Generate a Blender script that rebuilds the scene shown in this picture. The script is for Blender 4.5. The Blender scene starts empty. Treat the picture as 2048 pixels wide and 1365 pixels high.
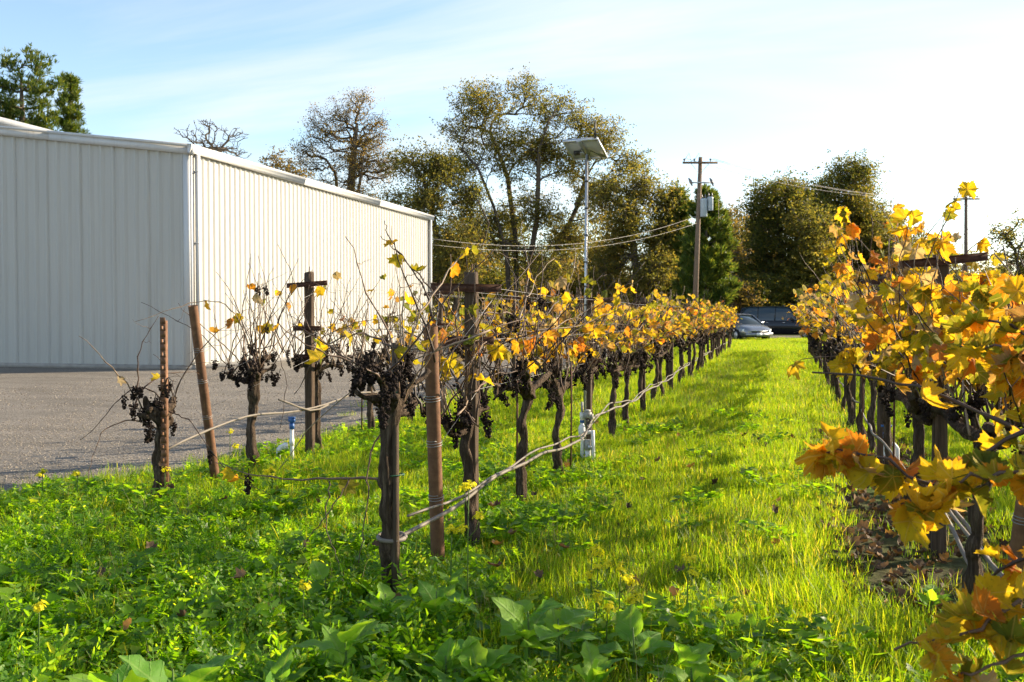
import bpy, math, random
import numpy as np
from mathutils import Vector, Matrix

# ------------------------------------------------------------------ camera, sky, sun, exposure
SC = bpy.context.scene
COL = SC.collection
YAW, PITCH, CAMZ, FPX = math.radians(14.7), math.radians(1.42), 1.35, 1991.0
cam_data = bpy.data.cameras.new('camera')
cam = bpy.data.objects.new('camera', cam_data)
COL.objects.link(cam)
cam.location = (0, 0, CAMZ)
cam.rotation_euler = (math.radians(90) - PITCH, 0, YAW)
cam_data.lens = 35.0
cam_data.sensor_width = 36.0
cam_data.clip_start = 0.05
cam_data.clip_end = 3000
cam_data.dof.use_dof = True
cam_data.dof.focus_distance = 6.5
cam_data.dof.aperture_fstop = 9.0
SC.camera = cam

SUN_AZ, SUN_EL = math.radians(53), math.radians(24)      # azimuth from +Y towards +X
SKY_STRENGTH, SUN_STRENGTH, EXPOSURE = 0.110, 4.8, 1.30

world = bpy.data.worlds.new('World')
SC.world = world
world.use_nodes = True
wn = world.node_tree
wn.nodes.clear()
def wnode(t, **kw):
    n = wn.nodes.new(t)
    for k, v in kw.items():
        setattr(n, k, v)
    return n
w_out = wnode('ShaderNodeOutputWorld')
w_bg = wnode('ShaderNodeBackground')
w_sky = wnode('ShaderNodeTexSky', sky_type='NISHITA', sun_disc=False)
w_sky.sun_elevation = SUN_EL
w_sky.sun_rotation = SUN_AZ
w_sky.air_density = 1.0
w_sky.dust_density = 0.4
w_sky.ozone_density = 1.2
w_bg.inputs['Strength'].default_value = SKY_STRENGTH
# thin cirrus drawn over the whole dome
w_tc = wnode('ShaderNodeTexCoord')
w_sep = wnode('ShaderNodeSeparateXYZ')
wn.links.new(w_tc.outputs['Generated'], w_sep.inputs[0])
w_add = wnode('ShaderNodeMath', operation='ADD'); w_add.inputs[1].default_value = 0.16
wn.links.new(w_sep.outputs['Z'], w_add.inputs[0])
w_max = wnode('ShaderNodeMath', operation='MAXIMUM'); w_max.inputs[1].default_value = 0.05
wn.links.new(w_add.outputs[0], w_max.inputs[0])
w_dx = wnode('ShaderNodeMath', operation='DIVIDE'); w_dy = wnode('ShaderNodeMath', operation='DIVIDE')
wn.links.new(w_sep.outputs['X'], w_dx.inputs[0]); wn.links.new(w_max.outputs[0], w_dx.inputs[1])
wn.links.new(w_sep.outputs['Y'], w_dy.inputs[0]); wn.links.new(w_max.outputs[0], w_dy.inputs[1])
w_comb = wnode('ShaderNodeCombineXYZ')
wn.links.new(w_dx.outputs[0], w_comb.inputs[0]); wn.links.new(w_dy.outputs[0], w_comb.inputs[1])
w_map = wnode('ShaderNodeMapping')
w_map.inputs['Rotation'].default_value = (0, 0, math.radians(28))
w_map.inputs['Location'].default_value = (5.0, 3.0, 0)
w_map.inputs['Scale'].default_value = (0.42, 1.15, 1)
wn.links.new(w_comb.outputs[0], w_map.inputs['Vector'])
w_n = wnode('ShaderNodeTexNoise')
w_n.inputs['Scale'].default_value = 0.9
w_n.inputs['Detail'].default_value = 9
w_n.inputs['Roughness'].default_value = 0.56
w_n.inputs['Distortion'].default_value = 1.1
wn.links.new(w_map.outputs[0], w_n.inputs['Vector'])
w_r = wnode('ShaderNodeMapRange')
w_r.inputs[1].default_value = 0.45; w_r.inputs[2].default_value = 0.76
w_r.inputs[3].default_value = 0.0; w_r.inputs[4].default_value = 0.9
wn.links.new(w_n.outputs['Fac'], w_r.inputs[0])
w_mix = wnode('ShaderNodeMix', data_type='RGBA')
w_mix.inputs[7].default_value = (4.1, 4.15, 4.2, 1)
wn.links.new(w_r.outputs[0], w_mix.inputs[0])
wn.links.new(w_sky.outputs[0], w_mix.inputs[6])
wn.links.new(w_mix.outputs[2], w_bg.inputs['Color'])
wn.links.new(w_bg.outputs[0], w_out.inputs['Surface'])

sun_data = bpy.data.lights.new('sun', 'SUN')
sun_data.energy = SUN_STRENGTH
sun_data.angle = math.radians(0.6)
sun_data.color = (1.0, 0.84, 0.62)
sun = bpy.data.objects.new('sun', sun_data)
COL.objects.link(sun)
sdir = Vector((math.sin(SUN_AZ) * math.cos(SUN_EL), math.cos(SUN_AZ) * math.cos(SUN_EL), math.sin(SUN_EL)))
sun.rotation_euler = sdir.to_track_quat('Z', 'Y').to_euler()
sun.location = sdir * 60

SC.view_settings.view_transform = 'Standard'
SC.view_settings.look = 'None'
SC.view_settings.exposure = EXPOSURE
SC.view_settings.gamma = 1.0
SC.view_settings.use_curve_mapping = False
SC.cycles.use_denoising = True
SC.cycles.max_bounces = 4
SC.cycles.diffuse_bounces = 3
SC.cycles.use_adaptive_sampling = True
SC.cycles.adaptive_threshold = 0.03
SC.cycles.glossy_bounces = 2
SC.cycles.transparent_max_bounces = 8
SC.cycles.transmission_bounces = 4
SC.cycles.sample_clamp_indirect = 6

# ------------------------------------------------------------------ helpers
RIGHT = np.array([math.cos(YAW), math.sin(YAW), 0.0])
UPV = np.array([-math.sin(PITCH) * math.sin(YAW), math.sin(PITCH) * math.cos(YAW), math.cos(PITCH)])
FWD = np.array([-math.sin(YAW) * math.cos(PITCH), math.cos(YAW) * math.cos(PITCH), -math.sin(PITCH)])
def at(px, py, d):
    """the place in the vineyard seen at that spot of the photograph, d metres deep"""
    return np.array([0, 0, CAMZ]) + FWD * d + RIGHT * (px - 1024) / FPX * d + UPV * (682.5 - py) / FPX * d
def ground_at(px, py, z=0.0):
    v = FWD + RIGHT * (px - 1024) / FPX + UPV * (682.5 - py) / FPX
    return np.array([0, 0, CAMZ]) + v * (z - CAMZ) / v[2]

def tag(o, label=None, cat=None, group=None, kind=None):
    if label: o['label'] = label
    if cat: o['category'] = cat
    if group: o['group'] = group
    if kind: o['kind'] = kind
    return o
def empty(name, loc=(0, 0, 0), rz=0.0):
    o = bpy.data.objects.new(name, None)
    o.empty_display_size = 0.1
    o.location = loc
    o.rotation_euler = (0, 0, rz)
    COL.objects.link(o)
    return o
def mesh_np(name, verts, parts, mat=None, smooth=False):
    """verts Nx3; parts: list of int arrays (M,3) or (M,4)"""
    me = bpy.data.meshes.new(name)
    verts = np.asarray(verts, dtype=np.float32)
    me.vertices.add(len(verts))
    me.vertices.foreach_set('co', verts.ravel())
    loops = np.concatenate([p.ravel() for p in parts]).astype(np.int32)
    sizes = np.concatenate([np.full(len(p), p.shape[1], np.int32) for p in parts])
    starts = np.concatenate([[0], np.cumsum(sizes)[:-1]]).astype(np.int32)
    me.loops.add(len(loops))
    me.loops.foreach_set('vertex_index', loops)
    me.polygons.add(len(sizes))
    me.polygons.foreach_set('loop_start', starts)
    if smooth:
        me.polygons.foreach_set('use_smooth', np.ones(len(sizes), dtype=bool))
    me.update(calc_edges=True)
    me.validate()
    if mat: me.materials.append(mat)
    return me
class MB:
    def __init__(self):
        self.v = []; self.f = []; self.n = 0
    def add(self, verts, *parts):
        verts = np.asarray(verts, float).reshape(-1, 3)
        self.v.append(verts)
        for p in parts:
            p = np.asarray(p, np.int64)
            if len(p): self.f.append(p + self.n)
        self.n += len(verts)
        return self
    def box(self, c, s, rz=0.0, M=None):
        x, y, z = np.array(s) / 2.0
        v = np.array([[-x,-y,-z],[x,-y,-z],[x,y,-z],[-x,y,-z],[-x,-y,z],[x,-y,z],[x,y,z],[-x,y,z]])
        if rz:
            c_, s_ = math.cos(rz), math.sin(rz)
            v = v @ np.array([[c_, s_, 0], [-s_, c_, 0], [0, 0, 1]])
        if M is not None: v = v @ np.asarray(M).T
        return self.add(v + np.array(c), [[0,3,2,1],[4,5,6,7],[0,1,5,4],[1,2,6,5],[2,3,7,6],[3,0,4,7]])
    def tube(self, path, rad, sides=6, caps=True, jitter=0.0, rng=None):
        P = np.asarray(path, float); n = len(P)
        R = np.full(n, rad, float) if np.isscalar(rad) else np.asarray(rad, float)
        T = np.gradient(P, axis=0)
        T /= np.linalg.norm(T, axis=1)[:, None] + 1e-9
        ref = np.array([1.0, 0, 0]) if abs(T[0][0]) < 0.8 else np.array([0, 1.0, 0])
        a = np.arange(sides) / sides * 2 * math.pi
        rings = []
        u = np.cross(T[0], ref); u /= np.linalg.norm(u)
        for i in range(n):
            u = u - T[i] * np.dot(u, T[i]); u /= np.linalg.norm(u) + 1e-9
            w = np.cross(T[i], u)
            rr = R[i] * (1 + (rng.uniform(-jitter, jitter, sides) if jitter else 0))
            rings.append(P[i] + np.outer(np.cos(a) * rr, u) + np.outer(np.sin(a) * rr, w))
        V = np.concatenate(rings)
        i = np.arange(n - 1)[:, None] * sides
        j = np.arange(sides)[None, :]
        k = (j + 1) % sides
        Q = np.stack([i + j, i + k, i + sides + k, i + sides + j], -1).reshape(-1, 4)
        if caps:
            V = np.concatenate([V, P[:1], P[-1:]])
            m = n * sides
            j = np.arange(sides); k = (j + 1) % sides
            T1 = np.stack([np.full(sides, m), k, j], -1)
            T2 = np.stack([np.full(sides, m + 1), m - sides + j, m - sides + k], -1)
            return self.add(V, Q, T1, T2)
        return self.add(V, Q)
    def disc(self, c, r, n, axis='Z', r2=None):
        a = np.arange(n) / n * 2 * math.pi
        pts = np.stack([np.cos(a) * r, np.sin(a) * (r2 or r), np.zeros(n)], -1)
        if axis == 'X': pts = pts[:, [2, 0, 1]]
        if axis == 'Y': pts = pts[:, [0, 2, 1]]
        V = np.concatenate([pts, [[0, 0, 0]]]) + np.array(c)
        j = np.arange(n)
        return self.add(V, np.stack([j, (j + 1) % n, np.full(n, n)], -1))
    def mesh(self, name, mat, smooth=False):
        return mesh_np(name, np.concatenate(self.v), self.f, mat, smooth)
    def build(self, name, mat, parent=None, smooth=False):
        o = bpy.data.objects.new(name, self.mesh(name, mat, smooth))
        COL.objects.link(o)
        o.parent = parent
        return o
def obj(name, me, parent=None, M=None):
    o = bpy.data.objects.new(name, me)
    COL.objects.link(o)
    o.parent = parent
    if M is not None: o.matrix_basis = M
    return o
def axes_matrix(x, y, z, loc, s=1.0):
    m = Matrix(((x[0]*s, y[0]*s, z[0]*s, loc[0]), (x[1]*s, y[1]*s, z[1]*s, loc[1]), (x[2]*s, y[2]*s, z[2]*s, loc[2]), (0, 0, 0, 1)))
    return m
def unit(v):
    v = np.asarray(v, float)
    return v / (np.linalg.norm(v) + 1e-9)

# ------------------------------------------------------------------ materials
class NT:
    def __init__(self, name):
        self.m = bpy.data.materials.new(name)
        self.m.use_nodes = True
        self.t = self.m.node_tree
        self.t.nodes.clear()
        self.out = self.n('ShaderNodeOutputMaterial')
    def n(self, t, ins=None, **kw):
        nd = self.t.nodes.new(t)
        for k, v in kw.items(): setattr(nd, k, v)
        for k, v in (ins or {}).items(): self.set(nd, k, v)
        return nd
    def set(self, nd, k, v):
        s = nd.inputs[k]
        if isinstance(v, bpy.types.NodeSocket): self.t.links.new(v, s)
        elif isinstance(v, bpy.types.Node): self.t.links.new(v.outputs[0], s)
        else: s.default_value = v
    def noise(self, vec, scale, detail=4, rough=0.55, dist=0.0):
        nd = self.n('ShaderNodeTexNoise', {'Scale': scale, 'Detail': detail, 'Roughness': rough, 'Distortion': dist})
        if vec is not None: self.set(nd, 'Vector', vec)
        return nd.outputs['Fac']
    def ramp(self, fac, stops, interp='LINEAR'):
        nd = self.n('ShaderNodeValToRGB', {'Fac': fac})
        cr = nd.color_ramp
        cr.interpolation = interp
        while len(cr.elements) < len(stops): cr.elements.new(0.5)
        for e, (p, c) in zip(cr.elements, stops):
            e.position = p
            e.color = (*c, 1) if len(c) == 3 else c
        return nd.outputs[0]
    def math(self, op, a, b=0.0, c=None, clamp=False):
        nd = self.n('ShaderNodeMath', {0: a, 1: b}, operation=op, use_clamp=clamp)
        if c is not None: self.set(nd, 2, c)
        return nd.outputs[0]
    def mix(self, fac, a, b, blend='MIX'):
        nd = self.n('ShaderNodeMix', {0: fac}, data_type='RGBA', blend_type=blend)
        for i, v in ((6, a), (7, b)):
            if isinstance(v, tuple) and len(v) == 3: v = (*v, 1)
            self.set(nd, i, v)
        return nd.outputs[2]
    def maprange(self, v, a, b, c, d):
        return self.n('ShaderNodeMapRange', {0: v, 1: a, 2: b, 3: c, 4: d}).outputs[0]
    def bump(self, h, strength=0.3, dist=0.01):
        return self.n('ShaderNodeBump', {'Height': h, 'Strength': strength, 'Distance': dist}).outputs[0]
    def pbsdf(self, col, rough=0.6, metal=0.0, spec=0.4, normal=None, **kw):
        if isinstance(col, tuple) and len(col) == 3: col = (*col, 1)
        ins = {'Base Color': col, 'Roughness': rough, 'Metallic': metal, 'Specular IOR Level': spec}
        if normal is not None: ins['Normal'] = normal
        ins.update(kw)
        return self.n('ShaderNodeBsdfPrincipled', ins).outputs[0]
    def done(self, sh):
        self.t.links.new(sh, self.out.inputs['Surface'])
        return self.m
    def co(self, kind='Object'):
        return self.n('ShaderNodeTexCoord').outputs[kind]
    def mapping(self, vec, scale=(1, 1, 1)):
        return self.n('ShaderNodeMapping', {'Vector': vec, 'Scale': scale}).outputs[0]
    def objrand(self):
        return self.n('ShaderNodeObjectInfo').outputs['Random']
    def island(self):
        return self.n('ShaderNodeNewGeometry').outputs['Random Per Island']
    def worldpos(self):
        return self.n('ShaderNodeNewGeometry').outputs['Position']

def simple(name, col, rough=0.6, metal=0.0, spec=0.4, var=0.25, scale=8.0, bump=0.0, bscale=60.0):
    t = NT(name)
    co = t.co()
    n = t.noise(co, scale, 6)
    c = t.mix(n, tuple(x * (1 - var) for x in col), tuple(min(1, x * (1 + var)) for x in col))
    nor = t.bump(t.noise(co, bscale, 5), bump, 0.01) if bump else None
    return t.done(t.pbsdf(c, rough, metal, spec, nor))

def foliage(name, stops, trans=0.5, tcol=1.6, tshift=(1.15, 1.0, 0.5), rough=0.55, spec=0.3, per_island=True, noise_scale=0.0, noise_amt=0.25):
    t = NT(name)
    r = t.objrand()
    if per_island:
        r = t.math('FRACT', t.math('ADD', r, t.island()))
    if noise_scale:
        nz = t.noise(t.worldpos(), noise_scale, 3)
        r = t.math('ADD', r, t.math('MULTIPLY', t.math('SUBTRACT', nz, 0.5), noise_amt * 4), clamp=True)
    col = t.ramp(r, stops)
    tc = t.mix(1.0, col, tuple(tcol * x for x in tshift), 'MULTIPLY')
    p = t.pbsdf(col, rough, 0.0, spec)
    tr = t.n('ShaderNodeBsdfTranslucent', {'Color': tc}).outputs[0]
    sh = t.n('ShaderNodeMixShader', {0: trans, 1: p, 2: tr}).outputs[0]
    return t.done(sh)

MAT = {}
def m_ground():
    t = NT('soil')
    co = t.worldpos()
    a = t.noise(co, 0.7, 6); b = t.noise(co, 14, 6)
    c = t.ramp(b, [(0.3, (0.035, 0.024, 0.014)), (0.7, (0.10, 0.075, 0.045))])
    g = t.ramp(b, [(0.3, (0.035, 0.06, 0.012)), (0.7, (0.08, 0.12, 0.025))])
    c = t.mix(t.maprange(a, 0.35, 0.6, 0.15, 0.95), c, g)
    return t.done(t.pbsdf(c, 0.95, spec=0.1, normal=t.bump(b, 0.8, 0.03)))
def m_gravel():
    t = NT('gravel')
    co = t.worldpos()
    big = t.noise(co, 0.22, 4); mid = t.noise(co, 2.2, 6, 0.6)
    v = t.n('ShaderNodeTexVoronoi', {'Vector': co, 'Scale': 62.0})
    v2 = t.n('ShaderNodeTexVoronoi', {'Vector': co, 'Scale': 23.0})
    st = t.ramp(v.outputs['Color'], [(0.0, (0.095, 0.085, 0.07)), (0.5, (0.19, 0.17, 0.142)), (1.0, (0.33, 0.295, 0.25))])
    c = t.mix(t.maprange(mid, 0.35, 0.7, 0.0, 0.55), st, (0.145, 0.125, 0.10))
    c = t.mix(t.maprange(big, 0.4, 0.7, 0.0, 0.5), c, (0.235, 0.21, 0.175))
    trk = t.noise(t.mapping(co, (0.5, 1.6, 1)), 0.55, 5, 0.6, 0.8)
    c = t.mix(t.maprange(trk, 0.42, 0.66, 0.0, 0.55), c, (0.10, 0.088, 0.072))
    h = t.math('ADD', t.math('MULTIPLY', v.outputs['Distance'], -0.5), t.math('MULTIPLY', v2.outputs['Distance'], -0.55))
    h = t.math('ADD', h, t.math('MULTIPLY', mid, 1.4))
    return t.done(t.pbsdf(c, 0.9, spec=0.2, normal=t.bump(h, 0.75, 0.022)))
MAT['soil'] = m_ground()
MAT['gravel'] = m_gravel()
def m_siding(name, col):
    t = NT(name)
    co = t.co()
    n = t.noise(t.mapping(co, (1.5, 1.5, 0.25)), 1.6, 6)
    sp = t.noise(co, 30, 3)
    c = t.mix(t.maprange(n, 0.35, 0.75, 0.0, 0.28), col, tuple(x * 0.8 for x in col))
    c = t.mix(t.maprange(t.noise(t.mapping(co, (5, 5, .12)), 2.0, 6, .65), .52, .75, 0, .3), c, (.25, .21, .16))
    if name == 'painted_siding': c = t.mix(t.maprange(t.objrand(), 0, 1, 0.0, 0.16), c, tuple(x * .7 for x in col))
    return t.done(t.pbsdf(c, t.maprange(sp, 0, 1, 0.42, 0.6), spec=0.4, normal=t.bump(t.noise(t.mapping(co, (1, 1, .15)), 2.2, 2), 0.12, 0.02)))
MAT['siding'] = m_siding('painted_siding', (0.47, 0.462, 0.425))
MAT['trim'] = m_siding('white_trim', (0.56, 0.56, 0.55))
MAT['roof'] = simple('roof_metal', (0.62, 0.61, 0.58), 0.45, 0.1, 0.5, 0.1, 2)
MAT['concrete'] = simple('concrete', (0.33, 0.31, 0.28), 0.9, 0, 0.2, 0.3, 6, 0.5)
def m_rust(name, a, b, c, metal=0.25, rough=0.75):
    t = NT(name)
    co = t.co()
    n = t.noise(co, 22, 8, 0.65); n2 = t.noise(t.mapping(co, (1, 1, .2)), 9, 4)
    col = t.ramp(n, [(0.25, a), (0.5, b), (0.78, c)])
    col = t.mix(t.maprange(n2, 0.4, 0.7, 0, 0.6), col, a)
    return t.done(t.pbsdf(col, rough, metal, 0.35, t.bump(n, 0.5, 0.004)))
MAT['rust_pipe'] = m_rust('rusty_pipe', (0.10, 0.052, 0.030), (0.19, 0.095, 0.050), (0.30, 0.16, 0.085))
MAT['rust_steel'] = m_rust('rusted_steel', (0.055, 0.026, 0.018), (0.10, 0.045, 0.028), (0.18, 0.085, 0.045))
def m_wood(name, a, b, c):
    t = NT(name)
    co = t.co()
    n = t.noise(t.mapping(co, (1, 1, 0.06)), 55, 6, 0.6)
    n2 = t.noise(co, 6, 5)
    col = t.mix(t.maprange(n2, .35, .7, 0, .5), t.ramp(n, [(0.3, a), (0.55, b), (0.8, c)]), a)
    return t.done(t.pbsdf(col, 0.88, 0, 0.2, t.bump(n, 0.9, 0.008)))
MAT['post_wood'] = m_wood('post_wood', (0.04, 0.027, 0.018), (0.095, 0.065, 0.043), (0.19, 0.135, 0.09))
MAT['stake_wood'] = m_wood('stake_wood', (0.05, 0.036, 0.025), (0.11, 0.08, 0.055), (0.2, 0.155, 0.11))
MAT['pole_wood'] = m_wood('pole_wood', (0.12, 0.082, 0.055), (0.22, 0.155, 0.105), (0.34, 0.25, 0.18))
def m_bark(name, a, b, c, sc=40, zs=0.18):
    t = NT(name)
    co = t.co()
    n = t.noise(t.mapping(co, (1, 1, zs)), sc, 8, 0.68, 0.6)
    n2 = t.noise(co, 11, 4)
    col = t.ramp(n, [(0.3, a), (0.52, b), (0.78, c)])
    col = t.mix(t.maprange(n2, .4, .7, 0, .5), col, b)
    return t.done(t.pbsdf(col, 0.95, 0, 0.15, t.bump(n, 1.0, 0.03)))
MAT['vine_bark'] = m_bark('vine_bark', (0.022, 0.015, 0.010), (0.085, 0.060, 0.041), (0.30, 0.225, 0.16), 60, .10)
MAT['tree_bark'] = m_bark('tree_bark', (0.05, 0.04, 0.028), (0.11, 0.09, 0.066), (0.2, 0.165, 0.125), 4, .3)
def m_cane(name, stops):
    t = NT(name)
    r = t.math('FRACT', t.math('ADD', t.objrand(), t.island()))
    col = t.ramp(r, stops)
    n = t.noise(t.co(), 40, 4)
    col = t.mix(t.maprange(n, .35, .7, 0, .6), col, (0.05, 0.03, 0.02))
    return t.done(t.pbsdf(col, 0.6, 0, 0.4))
MAT['cane'] = m_cane('vine_cane', [(0.0, (0.045, 0.026, 0.017)), (0.35, (0.11, 0.06, 0.035)), (0.7, (0.23, 0.145, 0.085)), (1.0, (0.36, 0.27, 0.18))])
MAT['cane_dark'] = m_cane('vine_cane_dark', [(0.0, (0.03, 0.018, 0.012)), (0.6, (0.075, 0.042, 0.026)), (1.0, (0.17, 0.10, 0.06))])
MAT['grape'] = simple('dried_grape', (0.024, 0.016, 0.013), 0.85, 0, 0.15, 0.6, 60, 0.8, 160)
MAT['wire'] = simple('trellis_wire', (0.27, 0.26, 0.25), 0.5, 0.4, 0.5, 0.2, 20)
MAT['drip'] = simple('drip_tube', (0.17, 0.145, 0.115), 0.6, 0, 0.4, 0.25, 14)
MAT['pvc'] = simple('white_pvc', (0.74, 0.73, 0.70), 0.42, 0, 0.5, 0.1, 20)
MAT['blue_plastic'] = simple('blue_plastic', (0.02, 0.10, 0.32), 0.4, 0, 0.5, 0.3, 30)
MAT['grey_plastic'] = simple('grey_plastic', (0.34, 0.33, 0.30), 0.5, 0, 0.45, 0.2, 20)
MAT['dark_plastic'] = simple('dark_plastic', (0.035, 0.035, 0.036), 0.5, 0, 0.45, 0.2, 20)
MAT['galvanised'] = simple('galvanised_steel', (0.48, 0.49, 0.50), 0.38, 0.7, 0.5, 0.18, 18)
MAT['aluminium'] = simple('aluminium', (0.62, 0.62, 0.62), 0.35, 0.6, 0.5, 0.08, 18)
MAT['panel_back'] = simple('panel_backsheet', (0.50, 0.50, 0.48), 0.5, 0, 0.4, 0.06, 8)
MAT['solar_cell'] = simple('solar_cell', (0.012, 0.016, 0.05), 0.15, 0.1, 0.6, 0.2, 30)
MAT['transformer'] = simple('transformer_paint', (0.36, 0.42, 0.47), 0.45, 0.1, 0.5, 0.1, 6)
MAT['ceramic'] = simple('insulator', (0.16, 0.15, 0.15), 0.3, 0, 0.5, 0.2, 6)
MAT['cable'] = simple('service_cable', (0.36, 0.33, 0.28), 0.55, 0.2, 0.4, 0.1, 2)
MAT['car_black'] = simple('black_car_paint', (0.012, 0.013, 0.016), 0.16, 0.2, 0.6, 0.2, 3)
MAT['car_silver'] = simple('silver_car_paint', (0.26, 0.27, 0.285), 0.25, 0.6, 0.6, 0.05, 3)
MAT['car_white'] = simple('white_car_paint', (0.66, 0.67, 0.68), 0.22, 0.0, 0.6, 0.05, 3)
MAT['glass'] = simple('car_glass', (0.03, 0.045, 0.05), 0.06, 0.0, 0.9, 0.1, 3)
MAT['tyre'] = simple('tyre', (0.02, 0.02, 0.02), 0.9, 0, 0.2, 0.2, 20)
MAT['chrome'] = simple('chrome', (0.6, 0.6, 0.6), 0.2, 0.9, 0.5, 0.05, 5)
MAT['lamp_glass'] = simple('lamp_glass', (0.75, 0.75, 0.72), 0.12, 0.1, 0.8, 0.05, 5)
MAT['plate'] = simple('number_plate', (0.75, 0.76, 0.78), 0.4, 0, 0.4, 0.05, 5)
MAT['grass'] = foliage('grass_blade', [(0.0, (0.06, 0.125, 0.006)), (0.45, (0.105, 0.185, 0.008)), (0.82, (0.16, 0.225, 0.012)), (0.97, (0.25, 0.25, 0.03)), (1.0, (0.34, 0.28, 0.1))], 0.57, 2.9, (1.3, 1.1, .3), 0.5, 0.35, noise_scale=1.1, noise_amt=0.10)
MAT['dry_grass'] = foliage('dry_grass', [(0.0, (0.20, 0.22, 0.07)), (0.6, (0.34, 0.31, 0.13)), (1.0, (0.45, 0.37, 0.2))], 0.4, 1.3, (1.1, 1, .7), 0.6, 0.3)
MAT['weed'] = foliage('weed_leaf', [(0.0, (0.045, 0.115, 0.006)), (0.5, (0.08, 0.175, 0.008)), (0.9, (0.125, 0.22, 0.012)), (1.0, (0.2, 0.25, 0.03))], 0.57, 3.5, (1.32, 1.1, .26), 0.45, 0.4, noise_scale=1.2, noise_amt=0.06)
MAT['weed_stem'] = foliage('weed_stem', [(0.0, (0.08, 0.16, 0.025)), (1.0, (0.14, 0.22, 0.04))], 0.25, 1.5)
MAT['petal'] = foliage('mustard_petal', [(0.0, (0.76, 0.66, 0.015)), (1.0, (0.84, 0.78, 0.03))], 0.5, 1.2, (1.05, 1.05, .5))
MAT['litter'] = foliage('leaf_litter', [(0.0, (0.05, 0.032, 0.02)), (0.5, (0.12, 0.08, 0.045)), (0.85, (0.22, 0.14, 0.075)), (0.95, (0.36, 0.21, 0.06)), (1.0, (0.42, 0.17, 0.03))], 0.2, 1.3, (1.2, 1, .6), 0.7, 0.2)
MAT['oak_leaf'] = foliage('oak_leaf', [(0.0, (0.085, 0.095, 0.026)), (0.5, (0.135, 0.135, 0.036)), (0.85, (0.19, 0.165, 0.045)), (1.0, (0.27, 0.20, 0.05))], 0.54, 2.0, (1.12, 1, .45), 0.6, 0.25, noise_scale=0.22, noise_amt=0.18)
MAT['oak_brown'] = foliage('oak_leaf_brown', [(0.0, (0.09, 0.08, 0.025)), (0.5, (0.15, 0.12, 0.036)), (1.0, (0.23, 0.155, 0.05))], 0.52, 1.9, (1.15, 1, .5), 0.6, 0.25, noise_scale=0.25, noise_amt=0.2)
MAT['evergreen_leaf'] = foliage('evergreen_leaf', [(0.0, (0.045, 0.065, 0.016)), (0.5, (0.09, 0.10, 0.02)), (0.85, (0.15, 0.14, 0.028)), (1.0, (0.22, 0.17, 0.035))], 0.54, 2.1, (1.15, 1, .45), 0.55, 0.3, noise_scale=0.18, noise_amt=0.22)
MAT['needle'] = foliage('pine_needle', [(0.0, (0.035, 0.075, 0.016)), (0.6, (0.075, 0.12, 0.02)), (1.0, (0.15, 0.17, 0.03))], 0.45, 2.0, (1.2, 1, .45), 0.5, 0.3, noise_scale=0.3, noise_amt=0.15)
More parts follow.
